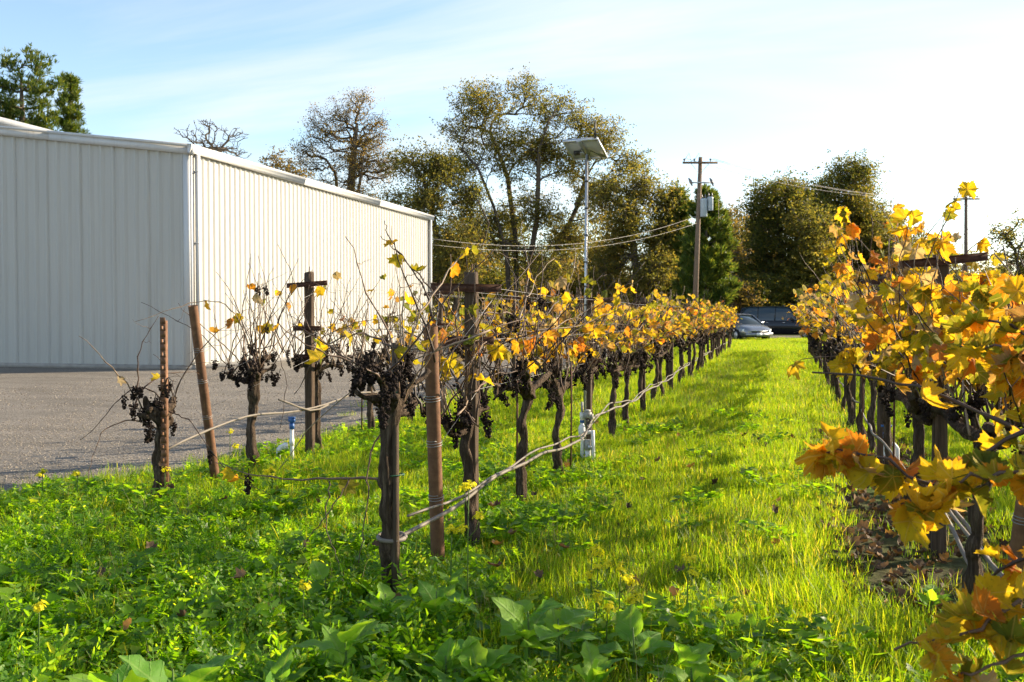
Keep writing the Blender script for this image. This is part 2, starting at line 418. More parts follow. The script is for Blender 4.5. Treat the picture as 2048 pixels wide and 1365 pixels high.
def m_vine_leaf():
    t = NT('vine_leaf')
    r = t.math('FRACT', t.math('ADD', t.objrand(), t.island()))
    uv = t.n('ShaderNodeUVMap', uv_map='leaf').outputs[0]
    sep = t.n('ShaderNodeSeparateXYZ', {0: uv})
    x = t.math('ABSOLUTE', sep.outputs[0]); y = sep.outputs[1]
    rad = t.math('SQRT', t.math('ADD', t.math('MULTIPLY', x, x), t.math('MULTIPLY', y, y)))
    col = t.ramp(r, [(0.0, (0.11, 0.14, 0.016)), (0.15, (0.19, 0.20, 0.018)), (0.25, (0.40, 0.33, 0.016)), (0.42, (0.58, 0.415, 0.016)), (0.62, (0.62, 0.385, 0.018)), (0.77, (0.60, 0.28, 0.02)), (0.87, (0.50, 0.15, 0.018)), (0.92, (0.30, 0.18, 0.07)), (1.0, (0.46, 0.36, 0.22))])
    off = t.n('ShaderNodeCombineXYZ', {0: t.math('MULTIPLY', r, 37.0), 1: t.math('MULTIPLY', r, 91.0)}).outputs[0]
    p = t.n('ShaderNodeVectorMath', {0: uv, 1: off}, operation='ADD').outputs[0]
    nz = t.noise(p, 2.8, 6, 0.7)
    edge = t.math('MULTIPLY', t.maprange(rad, 0.35, 1.05, 0.0, 1.0), t.maprange(nz, 0.38, 0.62, 0.0, 1.0), clamp=True)
    edge = t.math('MULTIPLY', edge, t.maprange(t.math('FRACT', t.math('MULTIPLY', r, 17.0)), 0.15, 1.0, 0.0, 0.8))
    col = t.mix(edge, col, (0.40, 0.14, 0.018))
    spot = t.maprange(t.noise(p, 8.0, 5, .65), 0.58, 0.70, 0.0, 0.8)
    col = t.mix(spot, col, (0.13, 0.06, 0.02))
    green = t.math('MULTIPLY', t.maprange(nz, 0.5, 0.35, 0.0, 0.55), t.maprange(t.math('FRACT', t.math('MULTIPLY', r, 29.0)), 0.5, 1.0, 0.0, 1.0))
    col = t.mix(green, col, (0.22, 0.24, 0.02))
    vein = None
    for a in (0.0, 0.95, 1.95):
        s, c = math.sin(a), math.cos(a)
        dd = t.math('ABSOLUTE', t.math('SUBTRACT', t.math('MULTIPLY', x, c), t.math('MULTIPLY', y, s)))
        al = t.math('ADD', t.math('MULTIPLY', x, s), t.math('MULTIPLY', y, c))
        vv = t.math('MULTIPLY', t.maprange(dd, 0.008, 0.035, 1.0, 0.0), t.maprange(al, 0.0, 0.04, 0.0, 1.0))
        vein = vv if vein is None else t.math('MAXIMUM', vein, vv)
    col = t.mix(t.math('MULTIPLY', vein, 0.45), col, (0.62, 0.46, 0.14))
    tc = t.mix(1.0, col, (1.52, 1.40, 0.8), 'MULTIPLY')
    nor = t.bump(t.math('ADD', t.math('MULTIPLY', vein, 1.0), t.noise(p, 12, 3)), 0.7, 0.006)
    b = t.pbsdf(col, 0.7, 0, 0.18, nor)
    tr = t.n('ShaderNodeBsdfTranslucent', {'Color': tc}).outputs[0]
    return t.done(t.n('ShaderNodeMixShader', {0: 0.5, 1: b, 2: tr}).outputs[0])
MAT['vine_leaf'] = m_vine_leaf()
def m_broad():
    t = NT('broad_leaf')
    r = t.math('FRACT', t.math('ADD', t.objrand(), t.island()))
    uv = t.n('ShaderNodeUVMap', uv_map='leaf').outputs[0]
    sep = t.n('ShaderNodeSeparateXYZ', {0: uv})
    x = t.math('ABSOLUTE', sep.outputs[0]); y = sep.outputs[1]
    col = t.ramp(r, [(0.0, (0.075, 0.19, 0.03)), (0.5, (0.12, 0.26, 0.03)), (1.0, (0.18, 0.32, 0.03))])
    mid = t.maprange(x, 0.012, 0.04, 1.0, 0.0)
    side = t.math('SINE', t.math('MULTIPLY', t.math('SUBTRACT', y, t.math('MULTIPLY', x, 0.8)), 26.0))
    v = t.math('MAXIMUM', mid, t.maprange(side, 0.9, 1.0, 0.0, 0.6))
    col = t.mix(t.math('MULTIPLY', v, 0.5), col, (0.22, 0.32, 0.10))
    col = t.mix(t.maprange(t.noise(uv, 5, 5), .45, .75, 0, .35), col, (0.10, 0.16, 0.05))
    tc = t.mix(1.0, col, (3.6, 3.0, 0.7), 'MULTIPLY')
    b = t.pbsdf(col, 0.6, 0, 0.25, t.bump(t.math('ADD', v, t.noise(uv, 14, 4)), 0.6, 0.006))
    tr = t.n('ShaderNodeBsdfTranslucent', {'Color': tc}).outputs[0]
    return t.done(t.n('ShaderNodeMixShader', {0: 0.42, 1: b, 2: tr}).outputs[0])
MAT['broad_leaf'] = m_broad()

# ------------------------------------------------------------------ the setting: ground, gravel yard
ROW_A, ROW_B, ROW_C, ROW_D = -1.70, 0.90, -4.30, 3.50
def gravel_edge(y):
    base = np.interp(y, [-20, 4.5, 6.0, 7.5, 9.5, 14, 70], [-6.6, -5.9, -5.45, -5.1, -4.8, -4.75, -4.75])
    return base + 0.10 * np.sin(y * 1.7) + 0.07 * np.sin(y * 4.3 + 1) + 0.04 * np.sin(y * 11.0)
g = MB()
g.add([[-600, -100, -0.01], [600, -100, -0.01], [600, 1200, -0.01], [-600, 1200, -0.01]], [[0, 1, 2, 3]])
tag(g.build('ground', MAT['soil']), kind='structure')
g = MB()
ys = np.concatenate([np.arange(-20, 30, 0.12), np.arange(30, 58.1, 1.0)])
e = gravel_edge(ys)
V = np.concatenate([np.stack([e, ys, np.full(len(ys), 0.002)], -1), np.stack([np.full(len(ys), -90.0), ys, np.full(len(ys), 0.002)], -1)])
n = len(ys); i = np.arange(n - 1)
g.add(V, np.stack([i, i + 1, i + 1 + n, i + n], -1))
g.add([[-90, 58, .002], [60, 58.6, .002], [60, 72, .002], [-90, 72, .002]], [[0, 1, 2, 3]])
tag(g.build('gravel_yard', MAT['gravel']), kind='structure')

# ------------------------------------------------------------------ metal buildings
def rib_panel(width, height, ribs=3, w0=1.0):
    """one ribbed steel sheet, face towards -Y, width along +X, heights may differ left/right"""
    sp = width / ribs
    prof = []
    for k in range(ribs):
        o = k * sp
        for u, dpt in ((0.0, 0.0), (0.055, 0.0), (0.07, -0.005), (0.085, 0.0), (0.115, 0.0), (0.13, -0.005), (0.145, 0.0), (sp - 0.095 * w0, 0.0), (sp - 0.074 * w0, -0.05 * w0), (sp - 0.034 * w0, -0.05 * w0)):
            prof.append((o + u, dpt))
    prof.append((width - 0.001, 0.0))
    prof = np.array(prof)
    n = len(prof)
    h0, h1 = height
    top = h0 + (h1 - h0) * prof[:, 0] / width
    V = np.concatenate([np.stack([prof[:, 0], prof[:, 1], np.zeros(n)], -1), np.stack([prof[:, 0], prof[:, 1], top], -1)])
    i = np.arange(n - 1)
    return V, np.stack([i, i + 1, i + 1 + n, i + n], -1)
BX, BY0, BY1, EAVE, PITCHR = -14.2, 22.2, 40.3, 5.62, 0.133
PW = 1.005
bld = tag(empty('metal_building', (BX, BY0, 0)), 'long cream ribbed metal building with white eave trim beside the gravel yard', 'building')
BW = 11.8
# front sheets (towards the camera) run to the left from the corner; local x = -BW..0
npan = int(math.ceil((BW - 0.2) / PW))
for k in range(npan):
    x1 = -0.13 - k * PW; x0 = x1 - PW
    V, F = rib_panel(PW, (EAVE - 0.14 - x0 * PITCHR, EAVE - 0.14 - x1 * PITCHR))
    V = V + np.array([x0, -0.004 - 0.002 * (k % 2), 0.12]) - np.array([0, 0, 0.12]) * (V[:, 2:3] > 0.5)
    MB().add(V, F).build('wall_panel', MAT['siding'], bld)
L = BY1 - BY0
npan = int((L - 0.26) / PW)
pw = (L - 0.26) / npan
V, F = rib_panel(pw, (EAVE - 0.20, EAVE - 0.20), 4, .8)
Vs = np.stack([-V[:, 1], V[:, 0], V[:, 2]], -1)
side_me = MB().add(Vs, F).mesh('wall_panel', MAT['siding'])
for k in range(npan):
    o = obj('wall_panel', side_me, bld)
    o.location = (0.004 + 0.002 * (k % 2), 0.13 + k * pw, 0.12)
sw = MB()
for k in range(34):
    x = -.13 - PW / 3 * k - .06
    for z in (.28, 1.45, 2.7, 3.95, 5.1):
        if z < EAVE - x * PITCHR - .4: sw.box((x, -.011, z), (.016, .008, .016))
tag(sw.build('screws', MAT['galvanised'], bld), kind='stuff')
# hidden walls, roof and base
MB().box((-BW / 2, L / 2, EAVE / 2 - 0.1), (BW - 0.03, L - 0.03, EAVE - 0.4)).build('wall_core', MAT['siding'], bld)
MB().box((-BW / 2, L / 2, 0.05), (BW + 0.06, L + 0.06, 0.14)).build('foundation', MAT['concrete'], bld)
r = MB()
z1 = EAVE + BW * PITCHR
r.add([[0.16, -0.14, EAVE - 0.02], [0.16, L + 0.1, EAVE - 0.02], [-BW, L + 0.1, z1], [-BW, -0.14, z1],
       [0.16, -0.14, EAVE - 0.06], [0.16, L + 0.1, EAVE - 0.06], [-BW, L + 0.1, z1 - 0.04], [-BW, -0.14, z1 - 0.04]],
      [[0, 1, 2, 3], [7, 6, 5, 4], [0, 3, 7, 4], [1, 0, 4, 5], [2, 1, 5, 6], [3, 2, 6, 7]])
roof = r.build('roof', MAT['roof'], bld)
rr = MB()
for k in range(1, 19):
    yy = k * L / 19
    rr.add([[0.15, yy - .03, EAVE - .018], [0.15, yy + .03, EAVE - .018], [-BW, yy + .03, z1 + .002], [-BW, yy - .03, z1 + .002],
            [0.15, yy, EAVE + .02], [-BW, yy, z1 + .04]], [[0, 1, 4, 4][:3], [1, 2, 5][:3]], [[0, 4, 5, 3], [1, 2, 5, 4]])
tag(rr.build('roof_ribs', MAT['roof'], roof), kind='stuff')
# rake trim on the front, in sections with visible seams, stepped
seams = [0.17, -4.05, -8.0, -BW]
for a, b in zip(seams[:-1], seams[1:]):
    t = MB()
    za, zb = EAVE - min(a, 0) * PITCHR, EAVE - b * PITCHR
    if a > 0: za = EAVE
    for (dz0, dz1, y0) in ((-0.225, -0.045, -0.115), (-0.047, 0.02, -0.15)):
        t.add([[a - .003, y0, za + dz0], [b + .003, y0, zb + dz0], [b + .003, y0, zb + dz1], [a - .003, y0, za + dz1],
               [a - .003, -0.02, za + dz0], [b + .003, -0.02, zb + dz0], [b + .003, -0.02, zb + dz1], [a - .003, -0.02, za + dz1]],
              [[1, 0, 3, 2], [0, 1, 5, 4], [2, 3, 7, 6], [0, 4, 7, 3], [5, 1, 2, 6]])
    t.build('rake_trim', MAT['trim'], bld)
# eave gutter along the long side
gut = MB()
prof = np.array([[0.055, -0.19], [0.13, -0.19], [0.135, -0.14], [0.155, -0.12], [0.16, -0.06], [0.175, -0.045], [0.175, 0.02], [0.055, 0.035]])
for a, b in ((-0.16, 6.1), (6.104, 12.2), (12.204, L + 0.12)):
    m = len(prof)
    V = np.concatenate([np.stack([prof[:, 0], np.full(m, a), prof[:, 1] + EAVE], -1), np.stack([prof[:, 0], np.full(m, b), prof[:, 1] + EAVE], -1)])
    j = np.arange(m); k = (j + 1) % m
    gm = MB().add(V, np.stack([j, j + m, k + m, k], -1), [[7, 6, 5], [7, 5, 4], [7, 4, 3], [7, 3, 2], [7, 2, 1], [7, 1, 0]], [[15, 8, 9], [15, 9, 10], [15, 10, 11], [15, 11, 12], [15, 12, 13], [15, 13, 14]])
    gm.build('gutter', MAT['trim'], bld)
# corner trims
t = MB(); t.box((-0.055, -0.028, (EAVE - .14) / 2 + .05), (0.17, 0.052, EAVE - 0.26)); t.build('corner_trim', MAT['trim'], bld)
t = MB(); t.box((0.028, 0.055, (EAVE - .14) / 2 + .05), (0.050, 0.112, EAVE - 0.30)); t.build('corner_trim', MAT['trim'], bld)
t = MB(); t.box((0.03, L - 0.06, (EAVE - .14) / 2 + .05), (0.052, 0.14, EAVE - 0.26)); t.build('corner_trim', MAT['trim'], bld)
for yy in (0.20, L - 0.22):
    d = MB()
    d.box((0.115, yy, EAVE / 2 + 0.07), (0.085, 0.11, EAVE - 0.52))
    d.add(np.array([[0.073, -.055, .22], [0.157, -.055, .22], [0.157, .055, .22], [0.073, .055, .22], [0.23, -.055, .03], [0.29, -.055, .10], [0.29, .055, .10], [0.23, .055, .03]]) + np.array([0, yy, 0.02]),
          [[0, 4, 5, 1], [1, 5, 6, 2], [2, 6, 7, 3], [3, 7, 4, 0], [4, 7, 6, 5]])
    ds = d.build('downspout', MAT['trim'], bld)
    for z in (1.2, 3.2, 5.0):
        MB().box((0.085, yy, z), (0.15, 0.135, 0.03)).build('strap', MAT['trim'], ds)
# taller neighbour behind its roof
nb = tag(empty('tall_metal_building', (-26.05, 25.0, 0)), 'taller white metal building whose roof edge shows behind the cream building', 'building')
MB().box((-8, 14, 4.0), (16, 28, 8.0)).build('wall', MAT['siding'], nb)
MB().box((-7.9, 14, 8.07), (16.6, 28.6, 0.22)).build('roof', MAT['trim'], nb)

# ------------------------------------------------------------------ leaf shapes
def fan_leaf(outline, cup, fold, wave, petiole=0.0, ring=False, rng=None, name='leaf', mat=None, scale=1.0):
    o = np.asarray(outline, float)
    n = len(o)
    pts = [np.zeros((1, 2)), o]
    if ring: pts = [np.zeros((1, 2)), o * 0.55, o]
    P = np.concatenate(pts)
    rad = np.linalg.norm(P, axis=1)
    ang = np.arctan2(P[:, 0], P[:, 1])
    z = cup * rad ** 2 + fold * np.abs(P[:, 0]) + wave * rad * np.sin(ang * 5 + rng.uniform(0, 6)) + (0 if rng is None else rng.normal(0, 0.035, len(P)) * rad)
    z += 0.35 * cup * P[:, 1]
    V = np.stack([P[:, 0], P[:, 1] + petiole, z], -1)
    j = np.arange(n); k = (j + 1) % n
    mb = MB()
    if ring:
        mb.add(V, np.stack([np.zeros(n, int), k + 1, j + 1], -1), np.stack([j + 1, k + 1, k + 1 + n, j + 1 + n], -1))
    else:
        mb.add(V, np.stack([np.zeros(n, int), k + 1, j + 1], -1))
    uv = P
    if petiole:
        w = 0.028
        mb.add([[-w, 0, 0], [w, 0, 0], [w * .8, petiole, 0.0], [-w * .8, petiole, 0.0], [0, 0, -w * 1.6], [0, petiole, -w * 1.6]], [[0, 1, 2, 3], [1, 4, 5, 2], [4, 0, 3, 5]])
        uv = np.concatenate([P, np.zeros((6, 2))])
    me = mb.mesh(name, mat, True)
    lay = me.uv_layers.new(name='leaf')
    vi = np.zeros(len(me.loops), np.int32)
    me.loops.foreach_get('vertex_index', vi)
    lay.data.foreach_set('uv', uv[vi].astype(np.float32).ravel())
    return me
def grape_outline(rng, n=30):
    th = np.linspace(-math.pi + 0.22, math.pi - 0.22, n)
    r = np.zeros(n)
    for a, A, w in ((0, 1.0, .36), (.95, .92, .34), (-.95, .92, .34), (1.95, .74, .42), (-1.95, .74, .42), (2.7, .5, .5), (-2.7, .5, .5)):
        r = np.maximum(r, A * rng.uniform(.92, 1.08) * np.exp(-((th - a) / w) ** 2 * 0.55))
    r = np.maximum(r, 0.70)
    r *= 1 + (0.065 if n > 15 else .03) * np.where(np.arange(n) % 2 == 0, 1, -1) + rng.normal(0, .03, n)
    if rng.uniform() < .5:
        q = int(rng.integers(2, n - 2)); r[q] *= rng.uniform(.6, .85)
    return np.stack([np.sin(th) * r, np.cos(th) * r], -1)
lr = np.random.default_rng(5)
VINE_LEAVES = [fan_leaf(grape_outline(lr, 24), lr.uniform(-.6, .5), lr.uniform(-.1, .7), lr.uniform(.06, .22), 0.75, False, lr, 'leaf', MAT['vine_leaf']) for _ in range(10)]
VINE_LEAVES_BIG = [fan_leaf(grape_outline(lr, 44), lr.uniform(-.75, .6), lr.uniform(-.2, .75), lr.uniform(.10, .28), 0.75, True, lr, 'leaf', MAT['vine_leaf']) for _ in range(11)]
def curled_leaf(rng):
    return fan_leaf(grape_outline(rng, 20) * np.array([.75, 1.0]), rng.uniform(.35, .8), rng.uniform(.5, 1.2), rng.uniform(.1, .25), 0.6, False, rng, 'leaf', MAT['vine_leaf'])
VINE_LEAVES += [curled_leaf(lr) for _ in range(3)]
# grape bunches
def ico():
    p = (1 + 5 ** .5) / 2
    v = np.array([[-1, p, 0], [1, p, 0], [-1, -p, 0], [1, -p, 0], [0, -1, p], [0, 1, p], [0, -1, -p], [0, 1, -p], [p, 0, -1], [p, 0, 1], [-p, 0, -1], [-p, 0, 1]]) / math.sqrt(1 + p * p)
    f = np.array([[0, 11, 5], [0, 5, 1], [0, 1, 7], [0, 7, 10], [0, 10, 11], [1, 5, 9], [5, 11, 4], [11, 10, 2], [10, 7, 6], [7, 1, 8], [3, 9, 4], [3, 4, 2], [3, 2, 6], [3, 6, 8], [3, 8, 9], [4, 9, 5], [2, 4, 11], [6, 2, 10], [8, 6, 7], [9, 8, 1]])
    return v, f
ICO_V, ICO_F = ico()
def grape_cluster(rng, length=0.13):
    mb = MB()
    mb.tube([[0, 0, .03], [0.004, 0, 0], [0, .003, -length * .8]], .0025, 3)
    for _ in range(int(rng.integers(60, 85))):
        t = rng.uniform(0, 1) ** 0.8
        R = 0.034 * (1 - 0.7 * t) * rng.uniform(.3, 1.0)
        a = rng.uniform(0, 6.28)
        c = np.array([math.cos(a) * R, math.sin(a) * R, -t * length])
        mb.add(ICO_V * np.array([1, 1, rng.uniform(.8, 1.2)]) * rng.uniform(.0050, .0088) * rng.uniform(.45, 1.35, (12, 1)) + c, ICO_F)
    return mb.mesh('grape_cluster', MAT['grape'], False)
GRAPES = [grape_cluster(lr, lr.uniform(.065, .115)) for _ in range(6)]

# ------------------------------------------------------------------ vines
XBF = lambda y: ROW_B + .011 * (y - 6)
def cane_path(rng, start, d, length, droop=0.5, n=10, wander=0.10):
    P = [np.array(start, float)]
    d = unit(d)
    st = length / n
    side = unit(np.cross(d, rng.normal(size=3)))
    for k in range(n):
        d = unit(d + rng.normal(0, wander, 3) + np.array([0, 0, -droop * st * (0.35 + 1.3 * k / n)]))
        P.append(P[-1] + d * st + side * (0.008 if k % 2 else -0.008))
    return np.array(P)
def cane_radii(n, r0, r1, rng=None):
    r = np.linspace(r0, r1, n)
    r[1::2] *= 1.4
    return r
def leaf_matrix(rng, p, size, out=None, hang=0.9):
    h = rng.normal(size=3); h[2] *= 0.4
    if out is not None: h = unit(h) + np.asarray(out)
    tip = unit(unit(h) + np.array([0, 0, -hang * rng.uniform(.2, 1.5)]))
    nrm = rng.normal(size=3) + np.array([0, 0, .5])
    x = unit(np.cross(tip, nrm))
    z = np.cross(x, tip)
    return axes_matrix(x, tip, z, p, size)
def gnarled(rng, path, radii, sides=18, amp=0.22, ring=.022):
    """bark covered wood: lumps, twisting ridges and shaggy strips"""
    P = np.asarray(path, float); R = np.asarray(radii, float)
    d = np.concatenate([[0], np.cumsum(np.linalg.norm(np.diff(P, axis=0), axis=1))])
    n = max(5, int(d[-1] / ring))
    T = np.linspace(0, d[-1], n)
    Q = np.stack([np.interp(T, d, P[:, k]) for k in range(3)], -1)
    Q[1:-1] = (Q[:-2] + 2 * Q[1:-1] + Q[2:]) / 4
    q = np.interp(T, d, R)
    q[1:-1] = (q[:-2] + 2 * q[1:-1] + q[2:]) / 4
    base = MB().tube(Q, q, sides)
    V = base.v[0].copy()
    ph = rng.uniform(0, 6, 6); tw = rng.uniform(-6, 6)
    a = np.arange(sides) / sides * 2 * math.pi
    strip = rng.normal(0, .10, sides)
    for i in range(n):
        sl = slice(i * sides, (i + 1) * sides)
        z = T[i]
        if rng.uniform() < .3: strip = strip * .6 + rng.normal(0, .09, sides)
        k = 1 + amp * (.45 * np.sin(2 * a + ph[0] + z * 9) + .35 * np.sin(3 * a + ph[1] - z * 13 + tw * z) + .22 * np.sin(5 * a + ph[2] + tw * z)) + strip + rng.normal(0, .045, sides) + .10 * math.sin(z * 38 + ph[3])
        V[sl] = Q[i] + (V[sl] - Q[i]) * k[:, None]
    mb = MB()
    mb.add(V, *base.f)
    return mb
VINES = []
def vine(X, Y, seed, label=None, group=None, head=0.82, tr=0.037, ncane=14, nleaf=26, ncl=8, clen=(.5, 1.0), spread=.42, lz=(1.05, 1.75), lsize=(.045, .066), big=False, individual=True, lean=(0, 0), out=0.0, dry=0.0, root=None, droop=.55, tall=0.0, tangle=False):
    rng = np.random.default_rng(seed)
    r = root or empty('grapevine', (X, Y, 0))
    if label: tag(r, label, 'vine', group)
    n = 19
    t = np.linspace(0, 1, n)
    wob = np.stack([np.cumsum(rng.normal(0, .009, n)) + lean[0] * t, np.cumsum(rng.normal(0, .011, n)) + lean[1] * t, t * (head + .06) - .06], -1)
    rad = tr * (1.12 - .36 * np.sin(t * math.pi * .8) + .30 * np.clip((t - .85) / .15, 0, 1)) * rng.uniform(.84, 1.16, n)
    rad[-1] *= .55
    gnarled(rng, wob, rad, 18, .34).build('trunk', MAT['vine_bark'], r, True)
    top = wob[-2]
    tips = []
    for k in range(int(rng.integers(6, 10))):
        sgn = 1 if k % 2 else -1
        ln = spread * rng.uniform(.35, 1.0)
        e = top + np.array([rng.normal(0, .07), sgn * ln, rng.uniform(.02, .20)])
        m = 6
        tt = np.linspace(0, 1, m)[:, None]
        pth = top * (1 - tt) + e * tt + np.array([0, 0, 1]) * (np.sin(tt * math.pi) * rng.uniform(-.05, .05)) + rng.normal(0, .012, (m, 3)) * (tt > 0)
        rd = np.linspace(tr * .75, tr * .3, m) * rng.uniform(.8, 1.3, m)
        gnarled(rng, pth, rd, 10, .4, .02).build('arm', MAT['vine_bark'], r, True)
        tips += [pth[-1], pth[-2], pth[3], pth[-1]]
    canes = []
    allc = MB()
    for k in range(ncane):
        s = tips[int(rng.integers(len(tips)))]
        s = s + np.array([rng.normal(0, .03), rng.normal(0, .06) if not tangle else rng.uniform(-.16, .16), rng.uniform(-.03, .05)])
        d = np.array([rng.normal(0, .32) + out * rng.uniform(-.2, 1), rng.normal(0, .38), rng.uniform(.75, 1.3)])
        ln = rng.uniform(*clen) + (tall if rng.uniform() < .2 else 0)
        flat = tangle and rng.uniform() < .38
        if flat:
            d = np.array([rng.normal(0, .25), rng.choice([-1, 1]) * rng.uniform(.5, 1.2), rng.uniform(.25, .9)])
            s = s + np.array([0, 0, rng.uniform(0, .35)])
        P = cane_path(rng, s, d, ln, droop * rng.uniform(.3, 1.6), 11, .15 if flat else .10)
        canes.append(P)
        R = cane_radii(12, rng.uniform(.0042, .006), .0016)
        dark = rng.uniform() < .45
        if individual:
            MB().tube(P, R, 5).build('cane', MAT['cane_dark' if dark else 'cane'], r, True)
        else:
            allc.tube(P, R * 1.25, 3)
        for _ in range(int(rng.integers(0, 3))):      # side shoots and tendrils
            q = P[int(rng.integers(3, 10))]
            S = cane_path(rng, q, [rng.normal(), rng.normal(), rng.uniform(-.3, .8)], rng.uniform(.12, .34), .8, 5, .3)
            allc.tube(S, np.linspace(.0024, .0009, 6), 3)
            if rng.uniform() < .3: canes.append(np.concatenate([S, S])[:12])
    if allc.n: tag(allc.build('shoots' if individual else 'canes', MAT['cane'], r), kind='stuff')
    # grape bunches, dried on the vine
    cl = MB()
    for k in range(ncl):
        if rng.uniform() < .65:
            q = tips[int(rng.integers(len(tips)))] + rng.normal(0, .06, 3) + np.array([0, 0, .03])
        else:
            P = canes[int(rng.integers(len(canes)))]
            q = P[int(rng.integers(1, 4))] + rng.normal(0, .012, 3)
        g = GRAPES[int(rng.integers(len(GRAPES)))]
        if individual:
            o = obj('grape_cluster', g, r)
            o.location = q
            o.rotation_euler = (rng.normal(0, .25), rng.normal(0, .25), rng.uniform(0, 6))
            s_ = rng.uniform(.8, 1.25); o.scale = (s_, s_, s_)
        else:
            for _ in range(5):
                cl.add(ICO_V * rng.uniform(.014, .03) * rng.uniform(.7, 1.3, (12, 1)) + q + rng.normal(0, .028, 3), ICO_F)
    if cl.n: tag(cl.build('grape_clusters', MAT['grape'], r), kind='stuff')
    # leaves
    pool = VINE_LEAVES_BIG if big else VINE_LEAVES
    cand = [(P[k]) for P in canes for k in range(2, len(P)) if lz[0] < P[k][2] < lz[1]]
    if not cand: cand = [P[-1] for P in canes]
    if individual:
        for k in range(nleaf):
            p = cand[int(rng.integers(len(cand)))] + rng.normal(0, .004, 3)
            me = pool[int(rng.integers(len(pool)))] if rng.uniform() > dry else VINE_LEAVES[-1 - int(rng.integers(3))]
            obj('leaf', me, r, leaf_matrix(rng, p, rng.uniform(*lsize)))
    elif nleaf:
        mb = MB(); uvs = []
        for k in range(nleaf):
            p = cand[int(rng.integers(len(cand)))]
            M = np.array(leaf_matrix(rng, p, rng.uniform(*lsize)))
            ol = grape_outline(rng, 10)
            z = rng.uniform(-.3, .4) * np.abs(ol[:, 0]) + rng.normal(0, .08, 10)
            V = np.concatenate([[[0, 0, 0]], np.stack([ol[:, 0], ol[:, 1], z], -1)]) + np.array([0, .5, 0])
            j = np.arange(10)
            mb.add(V @ M[:3, :3].T + M[:3, 3], np.stack([np.zeros(10, int), (j + 1) % 10 + 1, j + 1], -1))
            uvs.append(np.concatenate([[[0, 0]], ol]))
        o = mb.build('foliage', MAT['vine_leaf'], r)
        lay = o.data.uv_layers.new(name='leaf')
        vi = np.zeros(len(o.data.loops), np.int32)
        o.data.loops.foreach_get('vertex_index', vi)
        lay.data.foreach_set('uv', np.concatenate(uvs)[vi].astype(np.float32).ravel())
        tag(o, kind='stuff')
    VINES.append(r)
    return r
ORD = ['first', 'second', 'third', 'fourth', 'fifth', 'sixth', 'seventh', 'eighth', 'ninth', 'tenth', 'eleventh', 'twelfth']
def copy_tree(o, parent=None):
    c = o.copy(); COL.objects.link(c); c.parent = parent
    for ch in list(o.children):
        copy_tree(ch, c)
    return c
GA, GB, GC, GD = 'vines in the row left of the grassy aisle', 'vines in the row right of the grassy aisle', 'vines in the row by the gravel yard', 'vines in the row behind the right hand row'
# row A, left of the aisle
vine(ROW_A - .02, 4.32, 11, 'gnarled old grapevine at the near end of the left row, tied to a stake', GA, head=.98, tr=.040, ncane=14, nleaf=7, ncl=20, clen=(.35, .8), spread=.30, lsize=(.05, .07), droop=.9)
rowA = [(5.45, .76, 36, 34), (6.72, .84, 40, 58), (8.10, .76, 40, 60), (9.45, .82, 38, 60), (10.65, .77, 40, 66), (12.1, .82, 40, 66)]
for k, (y, h, nc, nl) in enumerate(rowA):
    vine(ROW_A + .02 * (-1) ** k, y, 20 + k, ORD[k + 1] + ' grapevine from the near end in the row left of the grassy aisle', GA, head=h, ncane=nc, nleaf=nl, ncl=28, clen=(.45, .95), spread=.62, lz=(.98, 1.78), big=(k < 3), tall=.35 if k < 2 else .15, tangle=True, lean=(.05 * math.sin(k * 2.3), .09 * math.sin(k * 1.7 + 1)))
# row C, beside the gravel
vine(ROW_C, 6.33, 41, 'low stump of a grapevine beside the perforated metal stake', GC, head=.62, tr=.05, ncane=6, nleaf=3, ncl=22, clen=(.4, .9), spread=.22, lz=(.4, 1.5), droop=1.6)
vine(ROW_C, 7.66, 42, 'thick grapevine with upright bare canes between rusty end pipe and wooden trellis post', GC, head=.88, tr=.048, ncane=26, nleaf=7, ncl=40, clen=(.6, 1.05), spread=.26, lz=(1.2, 1.8), droop=.35, tall=.2)
vine(ROW_C, 8.95, 43, 'grapevine with few yellow leaves growing right behind the three armed wooden post', GC, head=.86, ncane=28, nleaf=16, ncl=18, clen=(.6, 1.0), spread=.34, lz=(1.1, 1.8), droop=.35, tall=.25)
vine(ROW_C, 10.15, 44, 'grapevine with orange and red leaves, next after the three armed post by the gravel', GC, head=.80, ncane=28, nleaf=24, ncl=20, clen=(.6, 1.0), spread=.40, lz=(1.1, 1.75), droop=.4)
vine(ROW_C, 11.5, 45, 'grapevine by the gravel seen between the leaning end pipes, fifth of its row', GC, head=.80, ncane=24, nleaf=26, ncl=10, clen=(.5, .95), spread=.42, lz=(1.1, 1.75))
# row B, right of the aisle
rowB = [(3.55, .82, 26, 150), (4.75, .84, 30, 230), (6.1, .84, 30, 240), (7.45, .82, 26, 190), (8.8, .82, 20, 64), (10.15, .82, 20, 60), (11.5, .82, 20, 56)]
for k, (y, h, nc, nl) in enumerate(rowB):
    nc += 6
    vine(XBF(y) + (.14 if k == 0 else 0), y, 60 + k, ORD[k + 1] + ' leafy grapevine from the near end in the row right of the grassy aisle', GB, head=h, ncane=nc, nleaf=nl, ncl=14, clen=(.75, 1.2) if k > 1 else (.5, .8), spread=.5, lz=(1.05, 2.1 if k > 1 else 1.5), big=(k < 4), lsize=(.046, .068), tall=.25 if k > 2 else .05, droop=.3 if k > 1 else .45)
